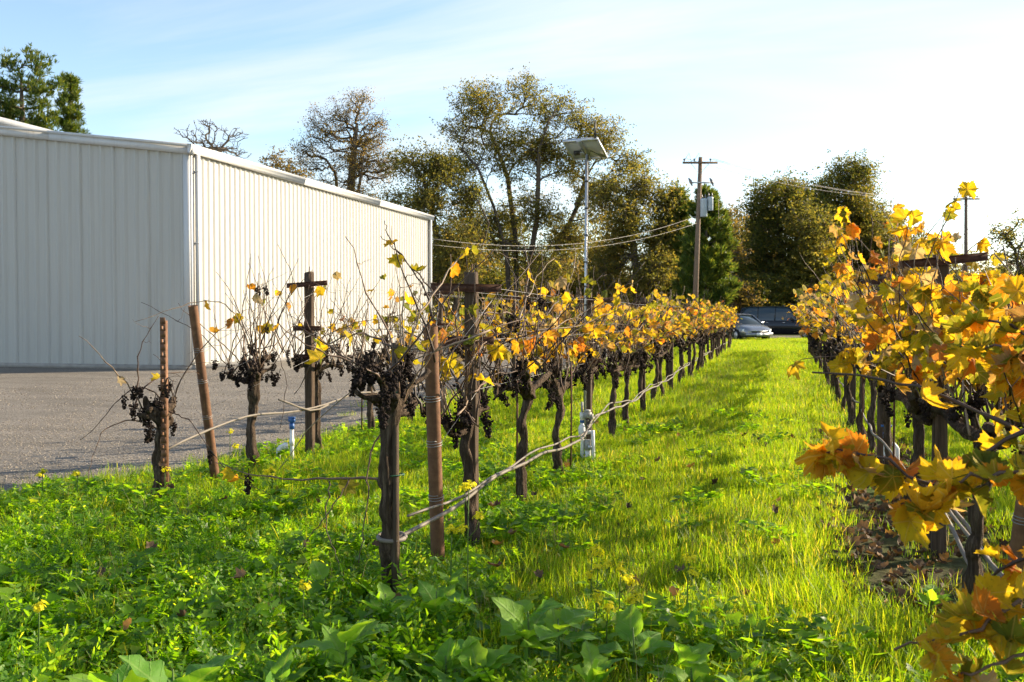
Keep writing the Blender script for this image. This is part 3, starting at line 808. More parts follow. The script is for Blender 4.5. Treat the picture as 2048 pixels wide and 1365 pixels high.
# long straggling canes that reach away from the near vines
def long_cane(root, pts, r0=.005, leaves=0, seed=1, dark=True, clusters=0):
    rng = np.random.default_rng(seed)
    P = np.array([at(*p) for p in pts]) - np.array(root.location)
    tt = np.linspace(0, 1, len(P)); T = np.linspace(0, 1, 18)
    Q = np.stack([np.interp(T, tt, P[:, k]) for k in range(3)], -1)
    for _ in range(2): Q[1:-1] = (Q[:-2] + 2 * Q[1:-1] + Q[2:]) / 4
    Q += rng.normal(0, .005, Q.shape)
    MB().tube(Q, cane_radii(18, r0, .0016), 6).build('cane', MAT['cane_dark' if dark else 'cane'], root, True)
    for k in range(leaves):
        obj('leaf', VINE_LEAVES[int(rng.integers(len(VINE_LEAVES)))], root, leaf_matrix(rng, Q[int(rng.integers(4, 18))], rng.uniform(.045, .065)))
    for k in range(clusters):
        o = obj('grape_cluster', GRAPES[k % len(GRAPES)], root); o.location = Q[int(rng.integers(6, 16))]
    return Q
vA, vC1, vC2 = VINES[0], VINES[7], VINES[8]
long_cane(vA, [(790, 962, 4.6), (700, 955, 4.75), (600, 962, 4.95), (500, 950, 5.2), (432, 925, 5.4)], .006, 2, 1, True, 1)
long_cane(vA, [(775, 850, 4.6), (740, 900, 4.6), (735, 1000, 4.55), (720, 1130, 4.5)], .004, 0, 2)
long_cane(vA, [(800, 700, 4.6), (720, 660, 4.8), (640, 700, 5.0), (590, 790, 5.2)], .0045, 1, 3)
long_cane(vA, [(700, 960, 4.75), (660, 1020, 4.7), (600, 1100, 4.7)], .003, 0, 4)
long_cane(vA, [(660, 960, 4.8), (650, 1050, 4.75), (690, 1150, 4.6)], .003, 0, 5)
long_cane(vA, [(830, 640, 4.7), (880, 570, 4.9), (930, 500, 5.1), (948, 490, 5.1)], .0045, 3, 6, False)
long_cane(vA, [(980, 660, 5.0), (880, 700, 4.9), (760, 740, 4.9), (640, 830, 5.2), (560, 940, 5.4)], .005, 1, 7, False)
long_cane(vA, [(870, 640, 4.9), (840, 560, 4.9), (780, 480, 4.9), (770, 440, 4.9)], .0045, 2, 8)
long_cane(vA, [(890, 620, 4.9), (830, 540, 4.9), (760, 470, 4.9)], .004, 1, 9)
long_cane(vC1, [(325, 800, 7.25), (290, 770, 7.2), (245, 790, 7.1), (205, 840, 7.0), (160, 880, 6.9)], .005, 0, 10, True, 1)
long_cane(vC1, [(320, 860, 7.25), (260, 835, 7.1), (205, 860, 7.0), (185, 910, 6.9), (175, 970, 6.85)], .004, 0, 11)
long_cane(vC1, [(330, 820, 7.25), (380, 840, 7.2), (450, 940, 7.1), (540, 990, 6.9)], .0045, 2, 12, True, 1)
long_cane(vC2, [(500, 700, 8.5), (470, 620, 8.3), (420, 598, 8.0), (350, 615, 7.8), (270, 645, 7.6)], .005, 2, 13, False)
long_cane(vC2, [(520, 720, 8.5), (560, 640, 8.4), (590, 560, 8.4), (555, 490, 8.4)], .0045, 1, 14)
long_cane(vC2, [(510, 700, 8.5), (550, 690, 8.5), (575, 760, 8.5), (560, 860, 8.5)], .004, 0, 15)
# farther vines: five patterns copied along the rows
far_proto = []
for k in range(5):
    far_proto.append(vine(0, 0, 100 + k, None, None, head=.82, ncane=40, nleaf=125, ncl=30, clen=(.45, .92), spread=.68, lz=(1.0, 1.75), lsize=(.05, .07), individual=False, tall=.1, tangle=True, lean=(.04 * math.sin(k * 2.1), .09 * math.sin(k * 1.3))))
frng = random.Random(3)
first = [True] * 5
for X, ys, label, group in ((ROW_A, np.arange(13.5, 42, 1.35), 'farther grapevine in the row left of the grassy aisle, in the dense run', GA),
                            (ROW_B, np.arange(12.9, 38.5, 1.35), 'farther grapevine in the row right of the grassy aisle, in the dense run', GB),
                            (ROW_C, np.arange(12.85, 40, 1.35), 'farther grapevine in the row by the gravel, half hidden behind the left row', GC),
                            (ROW_D, np.arange(3.9, 40, 1.35), 'grapevine in the next row, half hidden behind the right hand row', GD)):
    for y in ys:
        k = frng.randrange(5)
        o = far_proto[k] if first[k] else copy_tree(far_proto[k])
        first[k] = False
        o.location = ((XBF(y) if X == ROW_B else X) + frng.uniform(-.05, .05), y + frng.uniform(-.1, .1), 0)
        o.rotation_euler = (0, 0, frng.choice([0, math.pi]) + frng.uniform(-.2, .2))
        s = frng.uniform(.94, 1.06) * (1.07 if X == ROW_B else 1)
        o.scale = (s, s, s * frng.uniform(.95, 1.05))
        q = int(round((y - ys[0]) / 1.35))
        if X in (ROW_A, ROW_B) and q < 4:
            tag(o, ORD[q + (7 if X == ROW_A else 8)] + ' grapevine from the near end in the row %s of the grassy aisle' % ('left' if X == ROW_A else 'right'), 'vine', group)
        else:
            tag(o, label, 'vine', group)
# the near vine at the right edge whose long canes reach into the aisle
nv = vine(1.12, 2.45, 90, 'nearest grapevine at the right edge, long leafy canes reaching over the aisle', GB, head=.85, ncane=6, nleaf=6, ncl=5, clen=(.5, .9), spread=.3, big=True, lsize=(.055, .075), droop=1.0)
nrng = np.random.default_rng(77)
def near_cane(pts, r0, leaves, sz=(.042, .060)):
    P = np.array([at(*p) for p in pts]) - np.array([1.12, 2.45, 0])
    tt = np.linspace(0, 1, len(P)); T = np.linspace(0, 1, 16)
    Q = np.stack([np.interp(T, tt, P[:, k]) for k in range(3)], -1)
    Q[1:-1] = (Q[:-2] + 2 * Q[1:-1] + Q[2:]) / 4
    Q += nrng.normal(0, .004, Q.shape)
    MB().tube(Q, cane_radii(16, r0, .0022), 7).build('cane', MAT['cane_dark'], nv, True)
    for k in range(leaves):
        p = Q[int(nrng.integers(2, 16))]
        obj('leaf', VINE_LEAVES_BIG[int(nrng.integers(11))], nv, leaf_matrix(nrng, p, nrng.uniform(*sz), None, .8))
    return Q
near_cane([(2240, 900, 2.45), (2048, 862, 2.55), (1900, 790, 2.7), (1740, 755, 2.85), (1625, 742, 2.95)], .006, 2, (.06, .07))
near_cane([(2260, 840, 2.3), (2048, 862, 2.3), (1940, 925, 2.35), (1860, 985, 2.4), (1740, 900, 2.45), (1650, 905, 2.5)], .0058, 36)
near_cane([(2280, 1000, 2.15), (2050, 940, 2.2), (1920, 960, 2.25), (1800, 1010, 2.3)], .005, 30)
near_cane([(2280, 1150, 2.1), (2048, 1200, 2.1), (1930, 1270, 2.1), (1790, 1300, 2.12)], .005, 17)
near_cane([(2300, 760, 2.6), (2120, 700, 2.8), (2000, 640, 3.0), (1900, 640, 3.2)], .005, 18)
near_cane([(2280, 620, 2.7), (2090, 610, 2.9), (1960, 690, 3.1), (1860, 700, 3.2)], .0046, 18)
near_cane([(2250, 1300, 2.05), (2060, 1110, 2.1), (1980, 1150, 2.15), (1950, 1240, 2.2)], .0045, 14)
near_cane([(2260, 1380, 2.0), (2080, 1290, 2.05), (1990, 1330, 2.05), (1900, 1350, 2.1)], .0045, 9)
near_cane([(2260, 760, 2.5), (2080, 720, 2.6), (1990, 690, 2.75), (1920, 700, 2.9)], .0045, 20)

# ------------------------------------------------------------------ trellis
XB = lambda y: ROW_B + .011 * (y - 6)
def trellis_post(X, Y, H, arms, label, group, seed, w=.066, lean=(0, 0), rz=0.0):
    rng = np.random.default_rng(seed)
    r = tag(empty('trellis_post', (X, Y, 0)), label, 'post', group)
    n = 12
    t = np.linspace(0, 1, n)
    a = np.array([[-1, -1], [-.75, -1.06], [.75, -1.06], [1, -1], [1.06, -.75], [1.06, .75], [1, 1], [.75, 1.06], [-.75, 1.06], [-1, 1], [-1.06, .75], [-1.06, -.75]]) * w / 2
    V = []
    for i in range(n):
        k = a * (1 + rng.normal(0, .035, a.shape)) 
        z = -.05 + t[i] * (H + .05)
        zz = np.full(len(a), z) + (rng.uniform(-.012, .012, len(a)) if i == n - 1 else 0)
        V.append(np.stack([k[:, 0] + lean[0] * t[i], k[:, 1] + lean[1] * t[i], zz], -1))
    V = np.concatenate(V); s = len(a)
    i = np.arange(n - 1)[:, None] * s; j = np.arange(s)[None]; k = (j + 1) % s
    m = MB().add(np.concatenate([V, [[lean[0], lean[1], H + .004]]]), np.stack([i + j, i + k, i + s + k, i + s + j], -1).reshape(-1, 4))
    jj = np.arange(s)
    m.f.append(np.stack([(n - 1) * s + jj, (n - 1) * s + (jj + 1) % s, np.full(s, n * s)], -1))
    m.build('post', MAT['post_wood'], r)
    for (z, ln, tilt, off) in arms:
        c = MB()
        yy = -w / 2 - .016
        # channel: web and two lips
        c.box((0, 0, 0), (ln, .005, .046)); c.box((0, -.009, .021), (ln - .002, .016, .004)); c.box((0, -.009, -.021), (ln - .002, .016, .004))
        for sx in (-.42, -.22, .22, .42):
            c.box((sx * ln, -.004, 0), (.009, .006, .009))
        ao = c.build('cross_arm', MAT['rust_steel'], r)
        f = z / H
        ao.location = (lean[0] * f + off, lean[1] * f + yy, z)
        ao.rotation_euler = (0, tilt, rz + rng.normal(0, .03))
        MB().tube([[0, -.012, 0], [0, .0, 0]], .009, 6).build('bolt', MAT['rust_steel'], ao)
    b = MB(); b.tube([[0, 0, H - .02], [.004, 0, H + .055]], .004, 5); b.build('spike', MAT['rust_steel'], r)
    return r
pA = [5.55, 9.32, 13.45, 17.3, 21.2, 25.1, 29.0, 33, 37, 41]
for k, y in enumerate(pA):
    lab = (ORD[k] + ' wooden trellis post from the near end, row left of the grassy aisle') if k < 5 else 'distant wooden trellis post in the row left of the grassy aisle'
    trellis_post(ROW_A, y, 1.60, [(1.515, .42, 0.0 if k else .03, -.02), (1.21, .30, 0, 0)] if k % 2 == 0 else [(1.50, .46, -.02, .02), (1.22, .30, 0, 0), (.93, .28, 0, 0)], lab, 'posts of the row left of the aisle', 200 + k)
pB = [5.95, 9.35, 13.3, 17.3, 21.2, 25.1, 29.0, 33, 37]
for k, y in enumerate(pB):
    lab = (ORD[k] + ' trellis post from the near end, row right of the grassy aisle') if k < 4 else 'distant wooden trellis post in the row right of the grassy aisle'
    trellis_post(XB(y), y, 1.70, [(1.655, .45, -.09 if k == 0 else 0, .0), (1.25, .30, 0, 0)], lab, 'posts of the row right of the aisle', 230 + k, w=.07)
pC = [8.74, 12.6, 16.5, 20.4, 24.3, 28.2, 32, 36]
for k, y in enumerate(pC):
    lab = 'wooden trellis post with three rusty cross arms in front of the cream wall' if k == 0 else 'wooden trellis post in the row by the gravel, behind the left row'
    trellis_post(ROW_C, y, 1.77, [(1.655, .42, -.06, 0), (1.235, .30, .0, 0), (.965, .29, 0, 0)], lab, 'posts of the row by the gravel', 260 + k, w=.07, rz=.0)
for k, y in enumerate([5.2, 9.1, 13.0, 16.9, 20.8, 24.7]):
    trellis_post(ROW_D, y, 1.68, [(1.62, .44, 0, 0), (1.25, .30, 0, 0)], 'wooden trellis post in the next row behind the right hand row', 'posts of the next row to the right', 280 + k)

def pipe_post(base, top, r, label, coils):
    rt = tag(empty('end_post', base), label, 'post', 'leaning rusty end pipes')
    b = np.zeros(3); e = np.array(top) - np.array(base)
    d = unit(e)
    b = b - d * .05
    path = [b + (e - b) * t for t in np.linspace(0, 1, 9)]
    rng = np.random.default_rng(9)
    m = MB().tube(path, r, 18, caps=False)
    m.tube([path[-1] - d * .12, path[-1] - d * .001], r * .86, 18, caps=False)
    # rim joining outer and inner wall
    mm = m.mesh('pipe', MAT['rust_pipe'], True)
    o = obj('pipe', mm, rt)
    rim = MB().tube([path[-1] - d * .004, path[-1] + d * .003], [r * 1.0, r * .99], 18, caps=False)
    u = unit(np.cross(d, [1, 0, 0])); w = np.cross(d, u)
    a = np.arange(18) / 18 * 2 * math.pi
    ring = lambda q: path[-1] + d * .003 + np.outer(np.cos(a) * q, u) + np.outer(np.sin(a) * q, w)
    j = np.arange(18); k = (j + 1) % 18
    MB().add(np.concatenate([ring(r), ring(r * .86)]), np.stack([j, k, k + 18, j + 18], -1)).build('pipe_rim', MAT['rust_pipe'], rt)
    MB().add(np.concatenate([path[-1] - d * .10 + np.outer(np.cos(a) * r * .86, u) + np.outer(np.sin(a) * r * .86, w), [path[-1] - d * .10]]), np.stack([j, k, np.full(18, 18)], -1)).build('pipe_plug', MAT['soil'], rt)
    for z in coils:
        c = e * z
        th = np.linspace(0, 2 * math.pi * 2.6, 44)
        P = c + np.outer(np.cos(th) * (r + .003), u) + np.outer(np.sin(th) * (r + .003), w) + np.outer(th * .0022, d)
        MB().tube(P, .0022, 4).build('wire_wrap', MAT['wire'], rt)
    return rt
pipe_post((ROW_C, 7.07, 0), (ROW_C + .0, 6.76, 1.43), .036, 'leaning rusty steel end pipe before the cream building corner', (.38, .58, .75))
pipe_post((ROW_A, 4.95, 0), (ROW_A + .015, 4.79, 1.30), .037, 'leaning rusty steel end pipe at the near end of the left row', (.30, .52, .70))
pipe_post((ROW_B + .05, 4.5, 0), (ROW_B + .12, 4.2, 1.3), .037, 'rusty steel end pipe half hidden by leaves in the right hand row', (.4, .7))
# perforated steel stake by the low stump
tp = tag(empty('metal_stake', (ROW_C + .035, 6.33, 0)), 'rusty perforated steel stake standing by the low vine stump', 'stake')
s = MB()
for z in np.arange(-.05, 1.32, .048):
    hgt = .048
    # a U bar built in short lengths so that the row of holes stays open
    s.box((0, -.016, z + hgt / 2), (.042, .004, hgt)) if int(round(z / .048)) % 2 else None
    if not int(round(z / .048)) % 2:
        s.box((-.0145, -.016, z + hgt / 2), (.013, .004, hgt)); s.box((.0145, -.016, z + hgt / 2), (.013, .004, hgt))
        s.box((0, -.016, z + hgt * .14), (.016, .004, hgt * .28)); s.box((0, -.016, z + hgt * .86), (.016, .004, hgt * .28))
s.box((-.019, 0, .64), (.004, .03, 1.36)); s.box((.019, 0, .64), (.004, .03, 1.36))
s.build('stake', MAT['rust_pipe'], tp)
# weathered stake tied to the old vine at the near end of the left row
ws = tag(empty('wooden_stake', (ROW_A + .035, 4.24, 0)), 'weathered wooden stake tied to the gnarled end vine of the left row', 'stake')
MB().tube([[0, 0, -.05], [.002, 0, .5], [.0, .004, 1.0], [.003, .0, 1.23]], [.020, .019, .019, .017], 4).build('stake', MAT['stake_wood'], ws)
for z in (.62, 1.0):
    th = np.linspace(0, 6.6, 26)
    MB().tube(np.stack([np.cos(th) * .05 - .02, np.sin(th) * .055 + .03, np.full(26, z) + th * .001], -1), .003, 4).build('tie', simple('green_tie', (.02, .09, .05), .6) if z == .62 else bpy.data.materials['green_tie'], ws)
sv = random.Random(8)
for k, (X, y) in enumerate([(ROW_C - .06, 10.12), (ROW_A + .06, 8.2), (ROW_A - .05, 6.8), (ROW_B - .07, 7.5), (ROW_B - .06, 10.2)]):
    st = MB().tube([[0, 0, -.04], [.004, 0, .6], [0, .003, 1.02 if k else .82]], .008, 5).build('vine_stake', MAT['rust_steel'])
    st.location = (X, y, 0)
    tag(st, ['thin rusty rod beside the vine past the three armed post by the gravel', 'thin rusty rod beside the fourth vine of the left row', 'thin rusty rod beside the third vine of the left row', 'thin rusty rod beside the fifth vine of the right hand row', 'thin rusty rod beside the seventh vine of the right hand row'][k], 'stake', 'thin training rods')
# wires
wr = np.random.default_rng(17)
def wire(label, pts, r=.0014, group='trellis wires', mat='wire', name='trellis_wire', sides=4, cat='wire'):
    o = MB().tube(np.array(pts), r, sides).build(name, MAT[mat])
    tag(o, label, cat, group)
    return o
def run(X, z, y0, y1, step=2.0, sag=.012, near=None, wob=.006):
    y1 = min(y1, 41 if X < 0 else 37.2)
    ys = np.arange(y0, y1, step)
    P = [[X + (.011 * (y - 6) if X > 0 else 0) + wr.normal(0, wob), y, z + wr.normal(0, wob) - sag * (i % 2)] for i, y in enumerate(ys)]
    if near is not None: P = [list(near)] + P
    return P
wire('upper wire on the aisle side of the left vine row', run(ROW_A + .17, 1.505, 5.55, 50, near=(ROW_A, 4.83, 1.02)))
wire('upper wire on the gravel side of the left vine row', run(ROW_A - .19, 1.51, 5.55, 50, near=(ROW_A, 4.83, 1.0)))
wire('middle wire on the aisle side of the left vine row', run(ROW_A + .135, 1.20, 5.55, 50, near=(ROW_A, 4.85, .92)))
wire('middle wire on the gravel side of the left vine row', run(ROW_A - .135, 1.20, 5.55, 50, near=(ROW_A, 4.85, .90)))
wire('fruit wire through the vine heads of the left row', run(ROW_A + .04, .93, 5.55, 50, near=(ROW_A + .03, 4.87, .68)))
wire('upper wire on the aisle side of the right vine row', run(ROW_B - .2, 1.66, 5.95, 50, near=(ROW_B + .1, 4.25, 1.1)))
wire('upper wire on the far side of the right vine row', run(ROW_B + .2, 1.66, 5.95, 50, near=(ROW_B + .1, 4.25, 1.05)))
wire('middle wire on the aisle side of the right vine row', run(ROW_B - .14, 1.23, 5.95, 50, near=(ROW_B + .1, 4.28, .9)))
wire('fruit wire through the vine heads of the right row', run(ROW_B, .98, 5.95, 50, near=(ROW_B + .08, 4.3, .7)))
wire('upper wire of the vine row beside the gravel', run(ROW_C + .19, 1.64, 8.74, 38, near=(ROW_C, 6.85, 1.1)))
wire('second upper wire of the vine row beside the gravel', run(ROW_C - .19, 1.64, 8.74, 38, near=(ROW_C, 6.86, 1.05)))
wire('middle wire of the vine row beside the gravel', run(ROW_C + .13, 1.22, 8.74, 38, near=(ROW_C, 6.88, .85)))
wire('lowest wire of the vine row beside the gravel', run(ROW_C + .12, .975, 8.74, 38, near=(ROW_C, 6.92, .62)))
# drip tubes
def drip(label, pts, r=.0095, seed=1, wob=.012):
    rng = np.random.default_rng(seed)
    P = np.array(pts, float)
    d = np.concatenate([[0], np.cumsum(np.linalg.norm(np.diff(P, axis=0), axis=1))])
    T = np.arange(0, d[-1], .22)
    Q = np.stack([np.interp(T, d, P[:, k]) for k in range(3)], -1)
    for _ in range(2): Q[1:-1] = (Q[:-2] + 2 * Q[1:-1] + Q[2:]) / 4
    ph = rng.uniform(0, 6, 3)
    Q[:, 2] += wob * (np.sin(T * 2.1 + ph[0]) + .6 * np.sin(T * 5.3 + ph[1]))
    Q[:, 0] += wob * np.sin(T * 3.1 + ph[2])
    t = empty('drip_tube', Q[0])
    tag(t, label, 'hose', 'drip irrigation tubes')
    MB().tube(Q - Q[0], r, 7).build('tube', MAT['drip'], t, True)
    for k in range(6, min(len(Q) - 1, 70), 7):
        dd = unit(Q[k + 1] - Q[k])
        MB().tube([Q[k] - Q[0] - dd * .012, Q[k] - Q[0] + dd * .012], r * 1.3, 7).build('clip', MAT['dark_plastic'], t)
    return t
lineA = [(ROW_A + .02, 4.28, .33), (ROW_A + .08, 4.9, .345), (ROW_A + .07, 5.5, .37), (ROW_A + .09, 6.7, .36), (ROW_A + .1, 8.1, .30), (ROW_A + .06, 8.8, .27), (ROW_A + .05, 9.3, .37), (ROW_A + .06, 10.6, .38), (ROW_A + .06, 12.2, .30), (ROW_A + .05, 13.5, .36), (ROW_A + .06, 16, .31), (ROW_A + .05, 18, .37), (ROW_A, 22, .36), (ROW_A, 40.5, .35)]
drip('grey drip tube sagging along the left vine row from the old end vine', lineA, .0105, 1)
drip('second thin drip tube twisted beside the first along the left vine row', [(x - .015, y + .25, z + .025) for x, y, z in lineA], .007, 2, .016)
ra = MB(); th = np.linspace(0, 6.283, 17)
tie = MB().tube(np.stack([np.cos(th) * .062, np.sin(th) * .07, np.zeros(17)], -1), .0105, 7).build('hose_loop', MAT['drip'], None, True)
tie.location = (ROW_A + .0, 4.29, .33); tie.rotation_euler = (.06, .05, 0)
tag(tie, 'grey hose looped round the old end vine and its stake', 'hose', 'drip irrigation tubes')
lineC = [(ROW_C + .04, 6.33, .36), (ROW_C + .05, 7.07, .50), (ROW_C + .08, 7.6, .52), (ROW_C + .08, 8.3, .50), (ROW_C + .05, 8.74, .46), (ROW_C + .07, 9.4, .54), (ROW_C + .05, 10.2, .50), (ROW_C, 12, .5), (ROW_C, 30, .45)]
drip('pale drip tube strung along the vine row by the gravel', lineC, .010, 3)
drip('loose end of pale hose above the blue valve by the gravel', [(ROW_C + .09, 7.95, .62), (ROW_C + .07, 8.15, .60), (ROW_C + .09, 8.35, .50), (ROW_C + .07, 8.7, .40), (ROW_C + .07, 9.1, .50)], .009, 4, .004)
drip('grey drip tube along the right vine row', [(ROW_B + .02, 4.4, .30), (ROW_B - .02, 6, .34), (ROW_B - .05, 8, .34), (ROW_B - .05, 9.3, .33), (XB(12), 12, .33), (XB(37), 37, .33)], .0095, 5)
drip('grey hose looping to the ground by the rusty pipe of the right row', [(ROW_B - .05, 5.85, .36), (ROW_B + .0, 5.5, .30), (ROW_B + .02, 5.1, .12), (ROW_B + .06, 4.75, .05), (ROW_B + .3, 4.5, .03)], .011, 6, .004)
drip('second grey hose looping beside the first in the right row', [(ROW_B - .02, 5.9, .37), (ROW_B + .07, 5.55, .33), (ROW_B + .10, 5.15, .16), (ROW_B + .14, 4.8, .08), (ROW_B + .4, 4.55, .03)], .010, 7, .004)

# ------------------------------------------------------------------ irrigation fittings
rs = tag(empty('irrigation_riser', (ROW_C + .05, 8.27, 0)), 'white plastic water riser with blue valve and bent pipe by the gravel', 'pipe')
MB().tube([[0, 0, -.05], [0, 0, .33]], .021, 12).build('riser_pipe', MAT['pvc'], rs, True)
MB().tube([[0, 0, .17], [0, 0, .23]], .026, 12).build('coupling', MAT['pvc'], rs, True)
vb = MB(); vb.tube([[0, 0, .32], [0, 0, .37]], .027, 12); vb.tube([[0, 0, .37], [0, 0, .43]], .020, 10); vb.box((.0, 0, .425), (.075, .022, .014)); vb.tube([[-.035, 0, .40], [.035, 0, .40]], .017, 8)
vb.build('valve', MAT['blue_plastic'], rs)
el = [[-.135, -.05, -.05], [-.135, -.05, .09], [-.132, -.05, .125], [-.115, -.045, .152], [-.085, -.035, .165], [-.04, -.018, .168]]
MB().tube(el, .025, 12).build('bent_pipe', MAT['pvc'], rs, True)
for a, b in ((2, 2.6), (4.4, 5)):
    pa = np.array(el); q = lambda t: pa[int(t)] * (1 - (t - int(t))) + pa[min(int(t) + 1, 5)] * (t - int(t))
    MB().tube([q(a - .3), q(b)], .030, 12).build('pipe_collar', MAT['pvc'], rs, True)
iv = tag(empty('irrigation_valve', (ROW_A + .06, 8.92, 0)), 'white pipes and grey valve body standing between vine and second post of left row', 'valve')
MB().tube([[-.05, 0, -.05], [-.045, 0, .22], [-.05, 0, .46]], .021, 12).build('riser_pipe', MAT['pvc'], iv, True)
MB().tube([[-.052, 0, .27], [-.052, 0, .31], [-.052, 0, .35], [-.052, 0, .38]], [.026, .04, .04, .027], 14).build('union', MAT['pvc'], iv, True)
MB().tube([[-.05, 0, .40], [-.05, 0, .425]], .025, 12).build('grip_ring', MAT['blue_plastic'], iv)
MB().tube([[-.05, 0, .43], [-.05, 0, .50]], .027, 12).build('coupling', MAT['pvc'], iv, True)
MB().tube([[-.05, 0, .50], [-.05, 0, .60]], .014, 10).build('air_vent', MAT['grey_plastic'], iv, True)
b = MB(); b.box((.01, .01, .475), (.085, .09, .05)); b.tube([[.01, .01, .5], [.01, .01, .525]], .036, 12); b.box((.055, .01, .46), (.04, .05, .05)); b.build('valve_bonnet', MAT['grey_plastic'], iv)
b = MB()
for k in range(6): b.tube([[.012 * math.cos(k) + .01, .03 * math.sin(k), .33 + .02 * k], [.03 * math.cos(k * 2) + .02, .03 * math.sin(k * 2), .35 + .018 * k]], .008, 6)
b.build('valve_body', MAT['dark_plastic'], iv)
MB().tube([[-.03, 0, .30], [.05, .0, .315]], .018, 10).build('cross_pipe', MAT['pvc'], iv, True)
MB().tube([[.085, 0, -.05], [.078, 0, .15], [.074, 0, .33]], .022, 12).build('downpipe', MAT['pvc'], iv, True)
b = MB(); b.box((.015, .0, .19), (.06, .05, .10)); b.build('filter_housing', MAT['grey_plastic'], iv)
b = MB(); b.box((.015, .01, .06), (.055, .05, .16)); b.build('lower_block', MAT['pvc'], iv)
b = MB(); b.tube([[.045, -.03, .17], [.045, -.045, .17]], .022, 12); b.build('gauge', MAT['galvanised'], iv)
rb = tag(empty('irrigation_riser', (ROW_B + .06, 9.2, 0)), 'white plastic water riser with blue valve by the second right hand post', 'pipe')
MB().tube([[0, 0, -.05], [0, 0, .30]], .022, 12).build('riser_pipe', MAT['pvc'], rb, True)
vb = MB(); vb.tube([[0, 0, .29], [0, 0, .34]], .028, 12); vb.tube([[0, 0, .34], [0, 0, .40]], .022, 10); vb.box((0, 0, .395), (.09, .024, .016)); vb.build('valve', MAT['blue_plastic'], rb)
MB().tube([[.0, 0, .24], [.06, 0, .24], [.09, 0, .2], [.09, 0, -.05]], .02, 10).build('bent_pipe', MAT['pvc'], rb, True)

iv.scale = (.8, .8, .95)
rs.scale = (.85, .85, 1.0)
# ------------------------------------------------------------------ solar panel on its mast
sx, sy = ROW_A + .0, 9.22
sp = tag(empty('solar_panel_mast', (sx, sy, 0)), 'small solar panel with antenna on a tall galvanised mast in left row', 'solar panel')
PT = 2.86
MB().tube([[0, -.055, -.05], [0.005, -.055, 1.5], [.012, -.055, PT]], .012, 12).build('mast', MAT['galvanised'], sp, True)
for z in (1.05, 1.45, 1.62, 1.85, 2.1, 2.35, 2.6):
    MB().tube([[z * .004, -.055, z], [z * .004, -.055, z + .012]], .0175, 12).build('cable_tie', MAT['dark_plastic'], sp)
MB().tube([[.018, -.06, 1.0], [.022, -.062, 1.8], [.026, -.06, 2.4], [.03, -.06, PT - .02]], .0045, 6).build('mast_cable', MAT['dark_plastic'], sp, True)
tilt = math.radians(23)
pc = np.array([-.012, .01, PT + .055])
PHI = .15
ax = unit([math.cos(PHI), -math.sin(PHI), 0]); ay = unit(np.array([math.sin(PHI) * math.cos(tilt), math.cos(PHI) * math.cos(tilt), -math.sin(tilt)]))
az = np.cross(ax, ay)
PM = Matrix(((ax[0], ay[0], az[0], pc[0]), (ax[1], ay[1], az[1], pc[1]), (ax[2], ay[2], az[2], pc[2]), (0, 0, 0, 1)))
pf = MB(); W_, H_ = .345, .33
pf.box((0, H_ / 2 - .007, 0), (W_, .014, .026)); pf.box((0, -H_ / 2 + .007, 0), (W_, .014, .026)); pf.box((W_ / 2 - .007, 0, 0), (.014, H_ - .03, .026)); pf.box((-W_ / 2 + .007, 0, 0), (.014, H_ - .03, .026))
pfo = pf.build('panel_frame', MAT['aluminium'], sp); pfo.matrix_basis = PM
pb = MB(); pb.box((0, 0, -.001), (W_ - .03, H_ - .03, .004)); pbo = pb.build('backsheet', MAT['panel_back'], sp); pbo.matrix_basis = PM
pl = MB()
for ix in range(6):
    for iy in range(6):
        pl.box(((ix - 2.5) * .052, (iy - 2.5) * .050, .006), (.048, .046, .003))
plo = pl.build('solar_cells', MAT['solar_cell'], sp); plo.matrix_basis = PM
jb = MB(); jb.box((-.09, .03, -.018), (.055, .045, .024)); o = jb.build('junction_box', MAT['dark_plastic'], sp); o.matrix_basis = PM
jb = MB(); jb.box((-.01, 0, -.018), (.045, .34, .014)); jb.box((-.035, .06, -.026), (.05, .10, .01)); o = jb.build('mount_bracket', MAT['galvanised'], sp); o.matrix_basis = PM
q = lambda u, v, w: pc + ax * u + ay * v + az * w
MB().tube([q(-.07, .03, -.03), q(-.04, -.03, -.045), q(0.0, -.09, -.05), [.02, -.055, PT - .03]], .004, 6).build('lead_cable', MAT['dark_plastic'], sp, True)
MB().tube([q(.12, .15, -.02), q(.13, .04, -.045), q(.08, -.06, -.06), [.03, -.055, PT - .02]], .004, 6).build('lead_cable', MAT['dark_plastic'], sp, True)
MB().tube([q(.15, -.17, .0), q(.15, -.17, .0) + np.array([0, 0, .16])], [.009, .0075], 8).build('antenna', MAT['dark_plastic'], sp, True)

